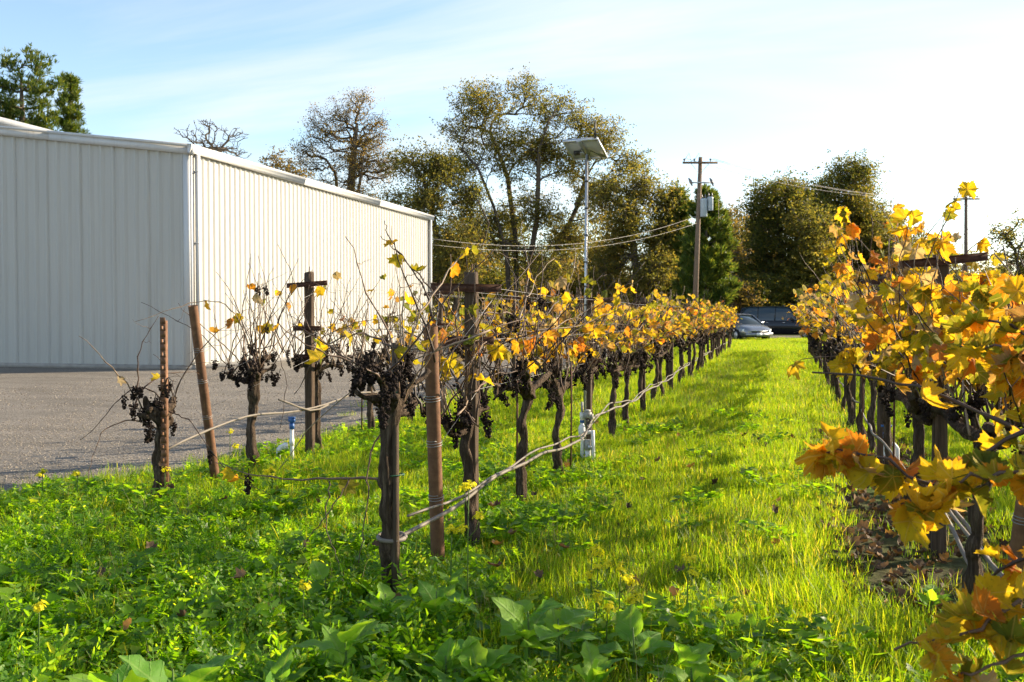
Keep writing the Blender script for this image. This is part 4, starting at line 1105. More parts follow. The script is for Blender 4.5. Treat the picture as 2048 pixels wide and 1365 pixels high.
# ------------------------------------------------------------------ utility poles
def utility_pole(px, d, top_py, label, base_px=None, full=True, rz=0.0):
    top = at(px, top_py, d)
    base = np.array([at(base_px or px, 640, d)[0], at(base_px or px, 640, d)[1], 0])
    r = tag(empty('utility_pole', base), label, 'utility pole', 'wooden utility poles')
    H = top[2]; lean = top[:2] - base[:2]
    f = lambda z: np.array([lean[0] * z / H, lean[1] * z / H, z])
    MB().tube([f(-.2), f(H * .4), f(H)], [.18, .155, .12], 12).build('pole', MAT['pole_wood'], r, True)
    u = np.array([math.cos(rz), math.sin(rz), 0])
    c = f(H - .35)
    a = MB(); a.box((0, 0, 0), (2.1 if full else 2.1, .10, .12), rz); ao = a.build('cross_arm', MAT['pole_wood'], r); ao.location = c + np.array([0, -.16, 0])
    for s in (-1, 1):
        MB().tube([c + u * s * .55 + np.array([0, -.22, -.04]), f(H - 1.05) + np.array([0, -.13, 0])], .016, 5).build('brace', MAT['galvanised'], r)
    for s in ((-.95, -.35, .62) if full else (-.95, .25, .85)):
        b = c + u * s + np.array([0, -.16, .06])
        MB().tube([b, b + [0, 0, .06], b + [0, 0, .08], b + [0, 0, .15], b + [0, 0, .19]], [.02, .02, .07, .06, .03], 8).build('insulator', MAT['ceramic'], r, True)
    if full:
        for s in (-.95, -.35):
            b = c + u * s + np.array([0, -.16, .12])
            MB().tube([b, b + u * .28 + [0, 0, .46], b + u * .42 + [0, 0, -.05]], .014, 4).build('jumper_wire', MAT['dark_plastic'], r)
        c2 = f(H - 1.55)
        MB().box((0, 0, 0), (1.5, .08, .08), rz).build('lower_arm', MAT['galvanised'], r).location = c2 + u * .15 + np.array([0, -.16, 0])
        for s in (-.55, .72):
            b = c2 + u * s + np.array([0, -.18, 0])
            MB().tube([b + [-.10, 0, .28], b + [0, 0, .12], b + [.05, 0, 0], b + [.12, 0, -.22]], [.03, .09, .08, .03], 8).build('fuse_cutout', MAT['ceramic'], r, True)
        for (s, zt, hh, rad) in ((.30, H - 2.55, 1.05, .21), (.69, H - 2.45, .78, .175)):
            b = f(zt) + u * s + np.array([0, -.18, 0])
            tk = MB().tube([b + [0, 0, -hh], b + [0, 0, -hh + .02], b + [0, 0, -.06], b + [0, 0, 0], b + [0, 0, .04]], [rad * .95, rad, rad, rad * 1.04, rad * .8], 16).build('transformer_tank', MAT['transformer'], r, True)
            for q_ in (-.1, .1):
                MB().tube([b + [q_, 0, .03], b + [q_, 0, .14], b + [q_, 0, .30]], [.035, .05, .018], 7).build('bushing', MAT['ceramic'], tk, True)
        MB().box((0, 0, 0), (.5, .07, .10), rz).build('transformer_bracket', MAT['galvanised'], r).location = f(H - 3.0) + u * .2 + np.array([0, -.08, 0])
        MB().tube([f(H - 2.5) + u * 1.0, f(H - 2.55) + u * 1.2 + [0, 0, .03], f(H - 4.1) + u * 1.22], .010, 4).build('drop_lead', MAT['cable'], r)
    return base, top, H
b1, t1, H1 = utility_pole(1401, 60, 315, 'near wooden utility pole carrying two grey transformers', 1388, True, YAW)
b2, t2, H2 = utility_pole(1932, 79, 390, 'bare wooden utility pole standing alone at the far right', 1932, False, YAW)
def span(a, b, sag, n=18):
    t = np.linspace(0, 1, n)[:, None]
    P = np.array(a) * (1 - t) + np.array(b) * t
    P[:, 2] -= (sag * 4 * t * (1 - t))[:, 0]
    return P
pe = at(1394, 432, 59.8); pe2 = at(1393, 447, 59.8)
wall_end = at(850, 476, 44.5); wall_end2 = at(850, 488, 44.5)
wire('upper service cable sagging from the transformer pole towards the building', span(pe, wall_end, .95), .011, 'service cables', 'cable', 'service_cable', 5, 'cable')
wire('lower service cable sagging from the transformer pole towards the building', span(pe2, wall_end2, .85), .010, 'service cables', 'cable', 'service_cable', 5, 'cable')
for k, s in enumerate((-.95, .25, .85)):
    u = np.array([math.cos(YAW), math.sin(YAW), 0])
    wire(['left', 'middle', 'right'][k] + ' overhead line between the two utility poles', span(t1 + u * (s if k != 1 else .62) * .9 + [0, -.16, -.1], t2 + u * s + [0, -.16, -.1], .9), .010, 'overhead lines', 'cable', 'overhead_line', 4, 'cable')

# ------------------------------------------------------------------ trees
def skeleton(rng, blobs, n, trunk, bf=0.35, step=0.8, wob=0.10, shell=2.0):
    """blobs: (x,y,z,rx,ry,rz) in metres from the base; trunk: list of stems, each a list of points"""
    vol = np.array([(b[3] * b[4] * b[5]) ** .75 for b in blobs]); vol /= vol.sum()
    A = []
    for k in range(n):
        b = blobs[int(rng.choice(len(blobs), p=vol))]
        d = unit(rng.normal(size=3)) * rng.uniform(0, 1) ** (1 / shell)
        A.append([b[0] + d[0] * b[3], b[1] + d[1] * b[4], b[2] + d[2] * b[5]])
    A = np.array(A)
    A = A[A[:, 2] > .4]
    N = np.zeros((n * 14 + 200, 3)); par = np.full(len(N), -1); path = np.zeros(len(N)); ok = np.zeros(len(N), bool)
    m = 0
    for st in trunk:
        prev = -1
        for k, p in enumerate(st):
            N[m] = p; par[m] = prev
            path[m] = 0 if prev < 0 else path[prev] + np.linalg.norm(N[m] - N[prev]) * .5
            ok[m] = k >= len(st) * .45
            prev = m; m += 1
    c = np.array(trunk[0][-1])
    A = A[np.argsort(np.linalg.norm(A - c, axis=1) + rng.uniform(0, 1.2, len(A)))]
    for p in A:
        dd = np.linalg.norm(N[:m] - p, axis=1)
        cost = dd + bf * path[:m] + np.where(ok[:m], 0, 1e6) + np.maximum(0, N[:m, 2] - p[2]) * .6
        j = int(np.argmin(cost)); L = dd[j]
        s = max(1, int(math.ceil(L / step)))
        prev = j; a = N[j].copy()
        bend = rng.normal(0, .12, 3) * L
        for q in range(1, s + 1):
            t = q / s
            if m >= len(N) - 1: break
            N[m] = a * (1 - t) + p * t + bend * math.sin(t * math.pi) * .6 + (rng.normal(0, wob, 3) * step if q < s else 0)
            par[m] = prev; path[m] = path[prev] + L / s; ok[m] = True
            prev = m; m += 1
    return N[:m], par[:m]
def tree_tubes(N, par, tip=0.02, p=2.25, rmin=0.0, sub=None):
    m = len(N)
    acc = np.zeros(m); r = np.zeros(m)
    for i in range(m - 1, -1, -1):
        r[i] = max(tip, acc[i] ** (1 / p)) if acc[i] > 0 else tip
        if par[i] >= 0: acc[par[i]] += r[i] ** p
    mb = MB()
    e = np.where(par >= 0)[0]
    for lo, hi, sides in ((0.10, 99, 8), (0.045, 0.10, 5), (rmin, 0.045, 3)):
        s = e[(r[e] >= lo) & (r[e] < hi)]
        if not len(s): continue
        a, b = N[par[s]], N[s]
        ra, rb = np.minimum(r[par[s]], r[s] * 1.5), r[s]
        d = b - a; L = np.linalg.norm(d, axis=1)[:, None] + 1e-9; d /= L
        ref = np.where(np.abs(d[:, :1]) < .8, np.array([[1., 0, 0]]), np.array([[0, 1., 0]]))
        u = np.cross(d, ref); u /= np.linalg.norm(u, axis=1)[:, None]; w = np.cross(d, u)
        b = b + d * (rb[:, None] * .3)
        th = np.arange(sides) / sides * 2 * math.pi
        ring = lambda c, q: c[:, None] + (np.cos(th)[None, :, None] * u[:, None] + np.sin(th)[None, :, None] * w[:, None]) * q[:, None, None]
        V = np.concatenate([ring(a, ra), ring(b, rb)], 1).reshape(-1, 3)
        o = (np.arange(len(s)) * 2 * sides)[:, None]
        j = np.arange(sides)[None]; k = (j + 1) % sides
        mb.add(V, np.stack([o + j, o + k, o + sides + k, o + sides + j], -1).reshape(-1, 4))
    return mb, r
def leaf_quads(rng, C, size, dirs=None, width=.55):
    n = len(C)
    if dirs is None:
        u = rng.normal(size=(n, 3))
    else:
        u = dirs
    u = u / np.linalg.norm(u, axis=1)[:, None]
    w = np.cross(u, rng.normal(size=(n, 3))); w /= np.linalg.norm(w, axis=1)[:, None] + 1e-9
    s = size[:, None]
    V = np.stack([C - u * s * .5, C + w * s * width * .5 - u * s * .05, C + u * s * .5, C - w * s * width * .5 + u * s * .05], 1).reshape(-1, 3)
    o = np.arange(n) * 4
    return V, np.stack([o, o + 1, o + 2, o + 3], -1)
def make_tree(name, label, base, blobs, trunk, seed, n=500, leaves=16000, leaf=(.13, .26), sig=.42, mat='oak_leaf', bf=.35, step=.8, wob=.1, tip=.018, group='trees along the back of the vineyard', needle=False, cat='tree', shell=2.0, leaf_r=.05, p=2.25, twigs=True):
    rng = np.random.default_rng(seed)
    r = tag(empty(name, (base[0], base[1], 0)), label, cat, group)
    N, par = skeleton(rng, blobs, n, trunk, bf, step, wob, shell)
    mb, rad = tree_tubes(N, par, tip, p)
    if leaves:
        tw = np.where((rad < leaf_r) & (par >= 0))[0]
        tw = tw[rng.integers(0, len(tw), leaves)] if not needle else tw[rng.integers(0, len(tw), leaves // 14)]
        # some twigs stay thin, some carry heavy clumps
        if needle:
            C0 = np.repeat(N[tw], 14, 0)
            d0 = np.repeat(unit_rows(N[tw] - N[par[tw]]), 14, 0)
            d = d0 * .5 + np.array([0, 0, .75]) + rng.normal(0, .5, d0.shape)
            d /= np.linalg.norm(d, axis=1)[:, None]
            ln = rng.uniform(leaf[0], leaf[1], len(C0))
            C = C0 + d * ln[:, None] * .5 + rng.normal(0, sig * .25, C0.shape) + np.repeat(rng.normal(0, sig, (len(tw), 3)), 14, 0)
            V, F = leaf_quads(rng, C, ln, d, .16)
        else:
            keep = rng.uniform(size=len(N)) ** 1.6
            tw = tw[rng.uniform(size=len(tw)) < .25 + .75 * keep[tw]]
            tw = tw[::7]
            S = N[tw] + rng.normal(0, sig, (len(tw), 3)) * np.array([1, 1, .8])
            C = np.repeat(S, 7, 0) + rng.normal(0, .13, (len(S) * 7, 3)) * np.array([1.2, 1.2, .7])
            V, F = leaf_quads(rng, C, rng.uniform(leaf[0], leaf[1], len(C)))
            if twigs:
                q = S[::2]; a_ = N[tw][::2]
                dq = unit_rows(q - a_); uq = unit_rows(np.cross(dq, rng.normal(size=dq.shape))) * .011; wq = np.cross(dq, uq)
                TV = np.stack([a_ + uq, a_ - uq * .5 + wq * .87, a_ - uq * .5 - wq * .87, q], 1).reshape(-1, 3)
                o_ = np.arange(len(q)) * 4
                mb.add(TV, np.concatenate([np.stack([o_, o_ + 1, o_ + 3], -1), np.stack([o_ + 1, o_ + 2, o_ + 3], -1), np.stack([o_ + 2, o_, o_ + 3], -1)]))
        o = MB().add(V, F).build('crown', MAT[mat], r)
    mb.build('trunk', MAT['tree_bark'], r, True)
    return r
def unit_rows(a):
    return a / (np.linalg.norm(a, axis=1)[:, None] + 1e-9)
def pxw(px, d): return px / FPX * d
def tree_at(px, d):
    q = at(px, 640, d); return q
def blobs_from_px(px0, d, lst, depth=.8):
    """crown lumps given as (px, py, rx_px, ry_px): turned into metres about the tree's own base"""
    out = []
    b = tree_at(px0, d)
    for k, (px, py, rx, ry) in enumerate(lst):
        c = at(px, py, d + (k % 3 - 1) * pxw(rx, d) * .35)
        R, Rz = pxw(rx, d), pxw(ry, d)
        lr_ = np.random.default_rng(int(px * 7 + py * 3))
        out.append((c[0] - b[0], c[1] - b[1], c[2], R * .86, R * .86 * depth, Rz * .86))
        for _ in range(4):
            o_ = unit(lr_.normal(size=3)) * lr_.uniform(.5, .95); f_ = lr_.uniform(.38, .6)
            out.append((c[0] - b[0] + o_[0] * R, c[1] - b[1] + o_[1] * R * depth, c[2] + o_[2] * Rz, R * f_, R * f_ * depth, Rz * f_))
    return b, out
def stem_px(px0, d, pts, dep=0.0):
    b = tree_at(px0, d)
    P = []
    for (px, py) in pts:
        c = at(px, py, d)
        P.append([c[0] - b[0], c[1] - b[1] + dep * max(0, c[2] - 2) * .15, c[2]])
    P[0][2] = -.1
    Q = [np.array(P[0])]
    for a, c in zip(P[:-1], P[1:]):
        a, c = np.array(a), np.array(c)
        s = max(1, int(np.linalg.norm(c - a) / 1.0))
        for k in range(1, s + 1): Q.append(a + (c - a) * k / s)
    return [list(q) for q in Q]

# the big oak in the middle
D = 75
b, B = blobs_from_px(1060, D, [(960, 215, 62, 48), (915, 265, 45, 45), (1050, 195, 60, 42), (1140, 225, 60, 42), (1215, 270, 58, 45), (1255, 320, 42, 36), (1010, 290, 80, 60), (1120, 310, 80, 60), (1190, 380, 62, 40), (930, 330, 40, 34), (1060, 420, 75, 55), (1150, 470, 60, 55), (960, 460, 50, 50), (1080, 520, 90, 50)])
make_tree('oak_tree', 'tallest oak with a wide airy crown behind the solar panel mast', b, B,
          [stem_px(1060, D, [(1032, 655), (1030, 540), (1025, 470), (1015, 410), (1005, 350), (985, 300), (965, 255)], 1),
           stem_px(1060, D, [(1050, 655), (1062, 530), (1080, 440), (1085, 370), (1088, 310), (1110, 250), (1105, 215)], -1),
           stem_px(1060, D, [(1062, 655), (1090, 540), (1120, 470), (1145, 410), (1160, 350), (1185, 300)], 1.5),
           stem_px(1060, D, [(1022, 655), (1020, 520), (1000, 420), (975, 350), (945, 310), (915, 280)], -1.5)],
          301, n=2100, leaves=130000, leaf=(.10, .21), sig=.42, step=.7, tip=.016)
b, B = blobs_from_px(690, D, [(650, 250, 45, 45), (700, 225, 50, 45), (745, 260, 45, 55), (630, 320, 45, 50), (700, 320, 60, 60), (760, 340, 40, 50), (690, 400, 90, 50)])
make_tree('oak_tree', 'thin twiggy oak with few leaves rising above the cream wall', b, B,
          [stem_px(690, D, [(690, 655), (692, 480), (700, 400), (705, 330), (712, 260)]), stem_px(690, D, [(680, 655), (675, 470), (662, 390), (650, 320), (640, 270)], 1),
           stem_px(690, D, [(700, 655), (712, 470), (730, 390), (745, 320)], -1)],
          302, n=2300, leaves=45000, leaf=(.08, .16), sig=.36, mat='oak_brown', step=.6, tip=.017, bf=.22)
b, B = blobs_from_px(560, 78, [(555, 330, 36, 32), (590, 370, 50, 30)])
make_tree('small_oak_tree', 'low rounded brownish tree peeping over the eave of the cream wall', b, B, [stem_px(560, 78, [(560, 655), (562, 450), (560, 380)])], 303, n=260, leaves=5000, mat='oak_brown', sig=.36)
b, B = blobs_from_px(850, 70, [(820, 330, 34, 46), (860, 330, 30, 34), (900, 350, 45, 40), (850, 400, 55, 50), (930, 400, 40, 45), (800, 420, 35, 50), (900, 480, 65, 60), (870, 560, 80, 50)])
make_tree('oak_tree', 'dense olive green oak standing just behind the far end of the cream wall', b, B,
          [stem_px(850, 70, [(885, 655), (880, 520), (865, 430), (850, 370), (825, 330)]), stem_px(850, 70, [(900, 655), (925, 500), (935, 430), (905, 370)], 1), stem_px(850, 70, [(930, 640), (960, 520), (985, 450), (965, 405)], -1)],
          304, n=1100, leaves=75000, sig=.5, leaf=(.11, .22))
b, B = blobs_from_px(1275, 71, [(1230, 380, 40, 36), (1280, 370, 42, 40), (1330, 400, 40, 40), (1250, 440, 55, 50), (1320, 470, 50, 55), (1230, 510, 55, 50), (1300, 550, 65, 50), (1200, 570, 55, 40)])
make_tree('oak_tree', 'bushy yellowing oak between the solar panel mast and transformer pole', b, B, [stem_px(1275, 71, [(1275, 655), (1272, 540), (1262, 450), (1255, 390)]), stem_px(1275, 71, [(1285, 655), (1300, 520), (1318, 430)], 1)],
          305, n=1100, leaves=75000, sig=.5, mat='oak_leaf', leaf=(.11, .22))
# young pine behind the transformer pole
def pine(name, label, px, d, top_py, half_px, base_py, seed, leaves=16000, layers=15, skew=0.0, open_=0.0, leaf=(.3, .55)):
    rng = np.random.default_rng(seed)
    b = tree_at(px, d)
    r = tag(empty(name, (b[0], b[1], 0)), label, 'tree', 'pines')
    H = at(px, top_py, d)[2]; z0 = max(.6, at(px, base_py, d)[2]); R = pxw(half_px, d)
    trunk = [[0, 0, -.1], [0, 0, H * .5], [skew * .5, 0, H * .98]]
    mb = MB().tube(trunk, [.09 + H * .014, .05 + H * .008, .03], 8)
    C = []; Dd = []
    for k in range(layers):
        t = k / (layers - 1)
        z = z0 + (H - z0) * t * .985
        rr = R * (1.03 - t) ** .72 * rng.uniform(.75, 1.12)
        for q in range(int(rng.integers(5, 8))):
            if open_ and rng.uniform() < open_ * .6: continue
            a = rng.uniform(0, 6.28); L = rr * rng.uniform(.55, 1.12)
            dirv = np.array([math.cos(a), math.sin(a), 0])
            n = max(4, int(L / .35))
            tt = np.linspace(0, 1, n)
            P = np.array([0, 0, z]) + np.outer(tt * L, dirv) + np.outer((.10 * tt + .38 * tt ** 2) * L, [0, 0, 1]) + rng.normal(0, .06, (n, 3)) * tt[:, None]
            mb.tube(P, np.linspace(.04, .012, n), 4)
            for j in range(1, n):
                m = int(2 + 4 * tt[j])
                for _ in range(m):
                    C.append(P[j] + rng.normal(0, .16, 3)); Dd.append(dirv * .45 + np.array([0, 0, .8]) + rng.normal(0, .25, 3))
    mb.build('trunk', MAT['tree_bark'], r, True)
    C = np.array(C); Dd = np.array(Dd)
    k = max(5, int(leaves / len(C)))
    C0 = np.repeat(C, k, 0); d0 = np.repeat(unit_rows(Dd), k, 0)
    dd = unit_rows(d0 + rng.normal(0, .42, d0.shape))
    ln = rng.uniform(leaf[0], leaf[1], len(C0))
    V, F = leaf_quads(rng, C0 + dd * ln[:, None] * .5 + d0 * rng.uniform(0, .35, (len(C0), 1)), ln, dd, .14)
    MB().add(V, F).build('crown', MAT['needle'], r)
    return r
pine('pine_tree', 'dense green young pine right behind the transformer pole', 1412, 66, 395, 74, 640, 311, 40000, 17)
pine('pine_tree', 'second green pine crown left of the transformer pole', 1352, 72, 395, 60, 620, 312, 26000, 18)
b, B = blobs_from_px(45, 76, [(30, 125, 24, 26), (62, 118, 24, 24), (92, 135, 26, 26), (118, 165, 14, 22), (10, 165, 34, 30), (55, 175, 40, 36), (85, 205, 34, 34), (20, 225, 50, 40), (70, 260, 60, 40), (-30, 220, 50, 50), (40, 320, 90, 50)], .9)
make_tree('pine_tree', 'broad tall pine above the roof at the far left', b, B, [stem_px(45, 76, [(45, 655), (46, 400), (45, 250), (42, 150)])], 313, n=300, leaves=26000, leaf=(.25, .5), sig=.22, mat='needle', needle=True, group='pines', leaf_r=.06, tip=.025)
pine('pine_tree', 'slim pointed pine beside the broad pine above the roof', 146, 80, 165, 62, 520, 314, 22000, 20)
# leafless tree over the eave
b, B = blobs_from_px(430, 58, [(375, 262, 30, 16), (420, 255, 34, 16), (465, 270, 36, 20), (400, 280, 40, 20), (450, 300, 50, 20)])
make_tree('bare_tree', 'leafless crooked tree top showing over the eave corner', b, B, [stem_px(430, 58, [(430, 655), (432, 420), (428, 330), (440, 300)]), stem_px(430, 58, [(425, 655), (418, 420), (402, 330), (380, 285)], 1)], 306, n=420, leaves=0, step=.45, wob=.28, tip=.014, bf=.2)
# right hand evergreens
D = 80
b, B = blobs_from_px(1560, D, [(1535, 400, 44, 42), (1580, 385, 44, 36), (1520, 450, 38, 45), (1600, 440, 55, 50), (1550, 500, 60, 50), (1620, 510, 60, 50), (1540, 570, 70, 50), (1620, 590, 60, 45)])
make_tree('evergreen_oak_tree', 'dense evergreen oak with rust brown patches behind the parked cars', b, B, [stem_px(1560, D, [(1560, 655), (1562, 520), (1560, 430)]), stem_px(1560, D, [(1575, 655), (1595, 520), (1600, 450)], 1)], 321, n=1200, leaves=100000, sig=.5, mat='evergreen_leaf', leaf=(.12, .25))
b, B = blobs_from_px(1690, 84, [(1690, 345, 46, 36), (1725, 370, 40, 36), (1660, 390, 40, 38), (1700, 420, 60, 45), (1750, 440, 42, 36), (1670, 470, 60, 50), (1740, 500, 60, 50), (1690, 560, 80, 50)])
make_tree('evergreen_oak_tree', 'taller evergreen oak with a rounded top rising over the right vine row', b, B, [stem_px(1690, 84, [(1690, 655), (1692, 500), (1690, 380)]), stem_px(1690, 84, [(1705, 655), (1730, 500), (1735, 420)], 1)], 322, n=1200, leaves=100000, sig=.5, mat='evergreen_leaf', leaf=(.12, .25))
b, B = blobs_from_px(1455, 74, [(1455, 440, 32, 38), (1470, 500, 38, 45), (1440, 560, 40, 50), (1480, 590, 40, 40)])
make_tree('small_oak_tree', 'thin brown tree between the pine and the evergreen oak', b, B, [stem_px(1455, 74, [(1460, 655), (1458, 520), (1455, 440)])], 323, n=420, leaves=5500, sig=.36, mat='oak_brown', tip=.016)
b, B = blobs_from_px(1790, 92, [(1780, 440, 34, 30), (1810, 480, 42, 36), (1780, 530, 60, 50)])
make_tree('small_oak_tree', 'smaller oak at the right foot of the evergreen oaks', b, B, [stem_px(1790, 92, [(1790, 655), (1788, 520), (1785, 450)])], 324, n=300, leaves=11000, sig=.5, mat='oak_leaf', leaf=(.16, .3))
b, B = blobs_from_px(2035, 70, [(2000, 470, 30, 26), (2045, 455, 42, 32), (2090, 470, 40, 40), (2030, 520, 50, 36), (2090, 540, 60, 50)])
make_tree('oak_tree', 'sparse oak with bent bare limbs at the right edge', b, B, [stem_px(2035, 70, [(2045, 655), (2042, 560), (2030, 500), (2010, 470)]), stem_px(2035, 70, [(2060, 655), (2070, 560), (2075, 480)], 1)], 325, n=480, leaves=9000, sig=.36, mat='oak_leaf', tip=.016, step=.6)
for k, (px, d, top, w, mt, lab) in enumerate([(1875, 100, 500, 75, 'oak_leaf', 'low olive tree mass left of the lone pole'), (1960, 104, 505, 70, 'oak_leaf', 'low olive tree mass right of the lone pole'),
        (2180, 84, 430, 110, 'evergreen_leaf', 'round evergreen oak beyond the right edge'), (2330, 88, 420, 120, 'oak_leaf', 'second round oak beyond the right edge'),
        (1120, 82, 540, 75, 'oak_brown', 'brown thicket under the tallest oak'), (1000, 84, 545, 80, 'evergreen_leaf', 'dark thicket between the cream wall and the tallest oak'), (1200, 80, 535, 60, 'evergreen_leaf', 'dark thicket under the yellowing oak'),
        (1340, 78, 520, 55, 'oak_brown', 'brown thicket at the foot of the transformer pole'), (1490, 76, 560, 50, 'evergreen_leaf', 'dark shrub behind the small sedan at the end of the aisle'), (1560, 78, 545, 70, 'evergreen_leaf', 'dark shrub behind the black utility vehicle'), (1650, 79, 540, 60, 'evergreen_leaf', 'dark shrub right of the black utility vehicle'), (1780, 86, 545, 70, 'evergreen_leaf', 'dark shrub behind the leafy right vine row'), (760, 80, 480, 80, 'oak_brown', 'brown thicket behind the cream wall'), (-140, 84, 330, 120, 'evergreen_leaf', 'evergreen oak beyond the left edge'),
        (800, 98, 400, 75, 'oak_leaf', 'farther oak showing behind the end of the cream wall'), (930, 100, 430, 70, 'oak_brown', 'farther brown oak left behind the tallest oak'), (1010, 104, 440, 70, 'oak_leaf', 'farther oak seen through the trunks of the tallest oak'), (1130, 100, 430, 75, 'oak_leaf', 'farther oak behind the solar panel mast'), (1215, 102, 410, 60, 'oak_brown', 'farther brown oak right of the solar panel mast'), (1330, 100, 420, 60, 'oak_leaf', 'farther oak left behind the transformer pole'), (1450, 100, 470, 50, 'oak_leaf', 'farther oak right behind the young pine'), (1500, 90, 430, 55, 'evergreen_leaf', 'evergreen left of the evergreen oaks'), (1620, 78, 410, 60, 'oak_leaf', 'olive oak in front of the gap between the evergreen oaks'), (1775, 82, 420, 60, 'oak_leaf', 'olive oak at the right shoulder of the evergreen oaks'), (1462, 86, 420, 48, 'oak_leaf', 'olive oak filling the gap right of the young pine'), (1612, 83, 372, 70, 'evergreen_leaf', 'broad evergreen crown joining the two big evergreen oaks'), (1650, 88, 355, 62, 'evergreen_leaf', 'evergreen oak crown between the two big evergreen oaks'), (1530, 92, 400, 60, 'oak_brown', 'brownish oak behind the left shoulder of the evergreen oaks'), (1640, 100, 430, 60, 'evergreen_leaf', 'farther evergreen between the two evergreen oaks'), (1840, 108, 480, 55, 'oak_leaf', 'farther oak right of the evergreen oaks')]):
    cy = (top + 640) / 2
    ry = (640 - top) / 2
    b, B = blobs_from_px(px, d, [(px, cy - ry * .25, w * .75, ry * .8), (px - w * .5, cy + ry * .3, w * .55, ry * .7), (px + w * .5, cy + ry * .3, w * .55, ry * .7)])
    make_tree('shrub' if top > 510 else 'background_oak_tree', lab, b, B, [stem_px(px, d, [(px, 655), (px + 2, cy)])], 340 + k, n=320, leaves=15000 if top > 445 else 26000, sig=.6, mat=mt, leaf=(.15, .30), twigs=False, group='thicket behind the vineyard')
for k, (x, y, h, lab) in enumerate([(21, 63, 11.0, 'oak right of the view whose shade falls on the far end of the aisle'), (27, 68, 12.0, 'second oak right of the view shading the parked cars'), (34, 75, 12.5, 'third oak right of the view beyond the vine rows')]):
    make_tree('oak_tree', lab, (x, y), [(0, 0, h * .66, 4.2, 4.2, h * .3), (-2, 1, h * .5, 3, 3, 2.6), (2.2, -1, h * .55, 3, 3, 2.6)], [[[0, 0, -.1], [.1, 0, 1.5], [0, .1, 3.0], [.1, 0, 4.5]]], 380 + k, n=420, leaves=18000, sig=.5, mat='evergreen_leaf', leaf=(.2, .36), twigs=False)
# distant wood closing the horizon
rng = np.random.default_rng(50)
mb = MB()
n = 60000
X = rng.uniform(-190, 230, n); Yf = 150 + rng.uniform(-6, 14, n) + .0006 * X ** 2
hh = 7 + 2.2 * np.sin(X * .11) + 1.6 * np.sin(X * .37 + 2) + 1.1 * np.sin(X * .83 + 1)
Z = hh * rng.uniform(0, 1, n) ** .7
V, F = leaf_quads(rng, np.stack([X, Yf, Z], -1), rng.uniform(.7, 1.5, n))
tag(mb.add(V, F).build('distant_wood', MAT['evergreen_leaf']), 'far band of dark trees closing the horizon', 'wood', kind='stuff')

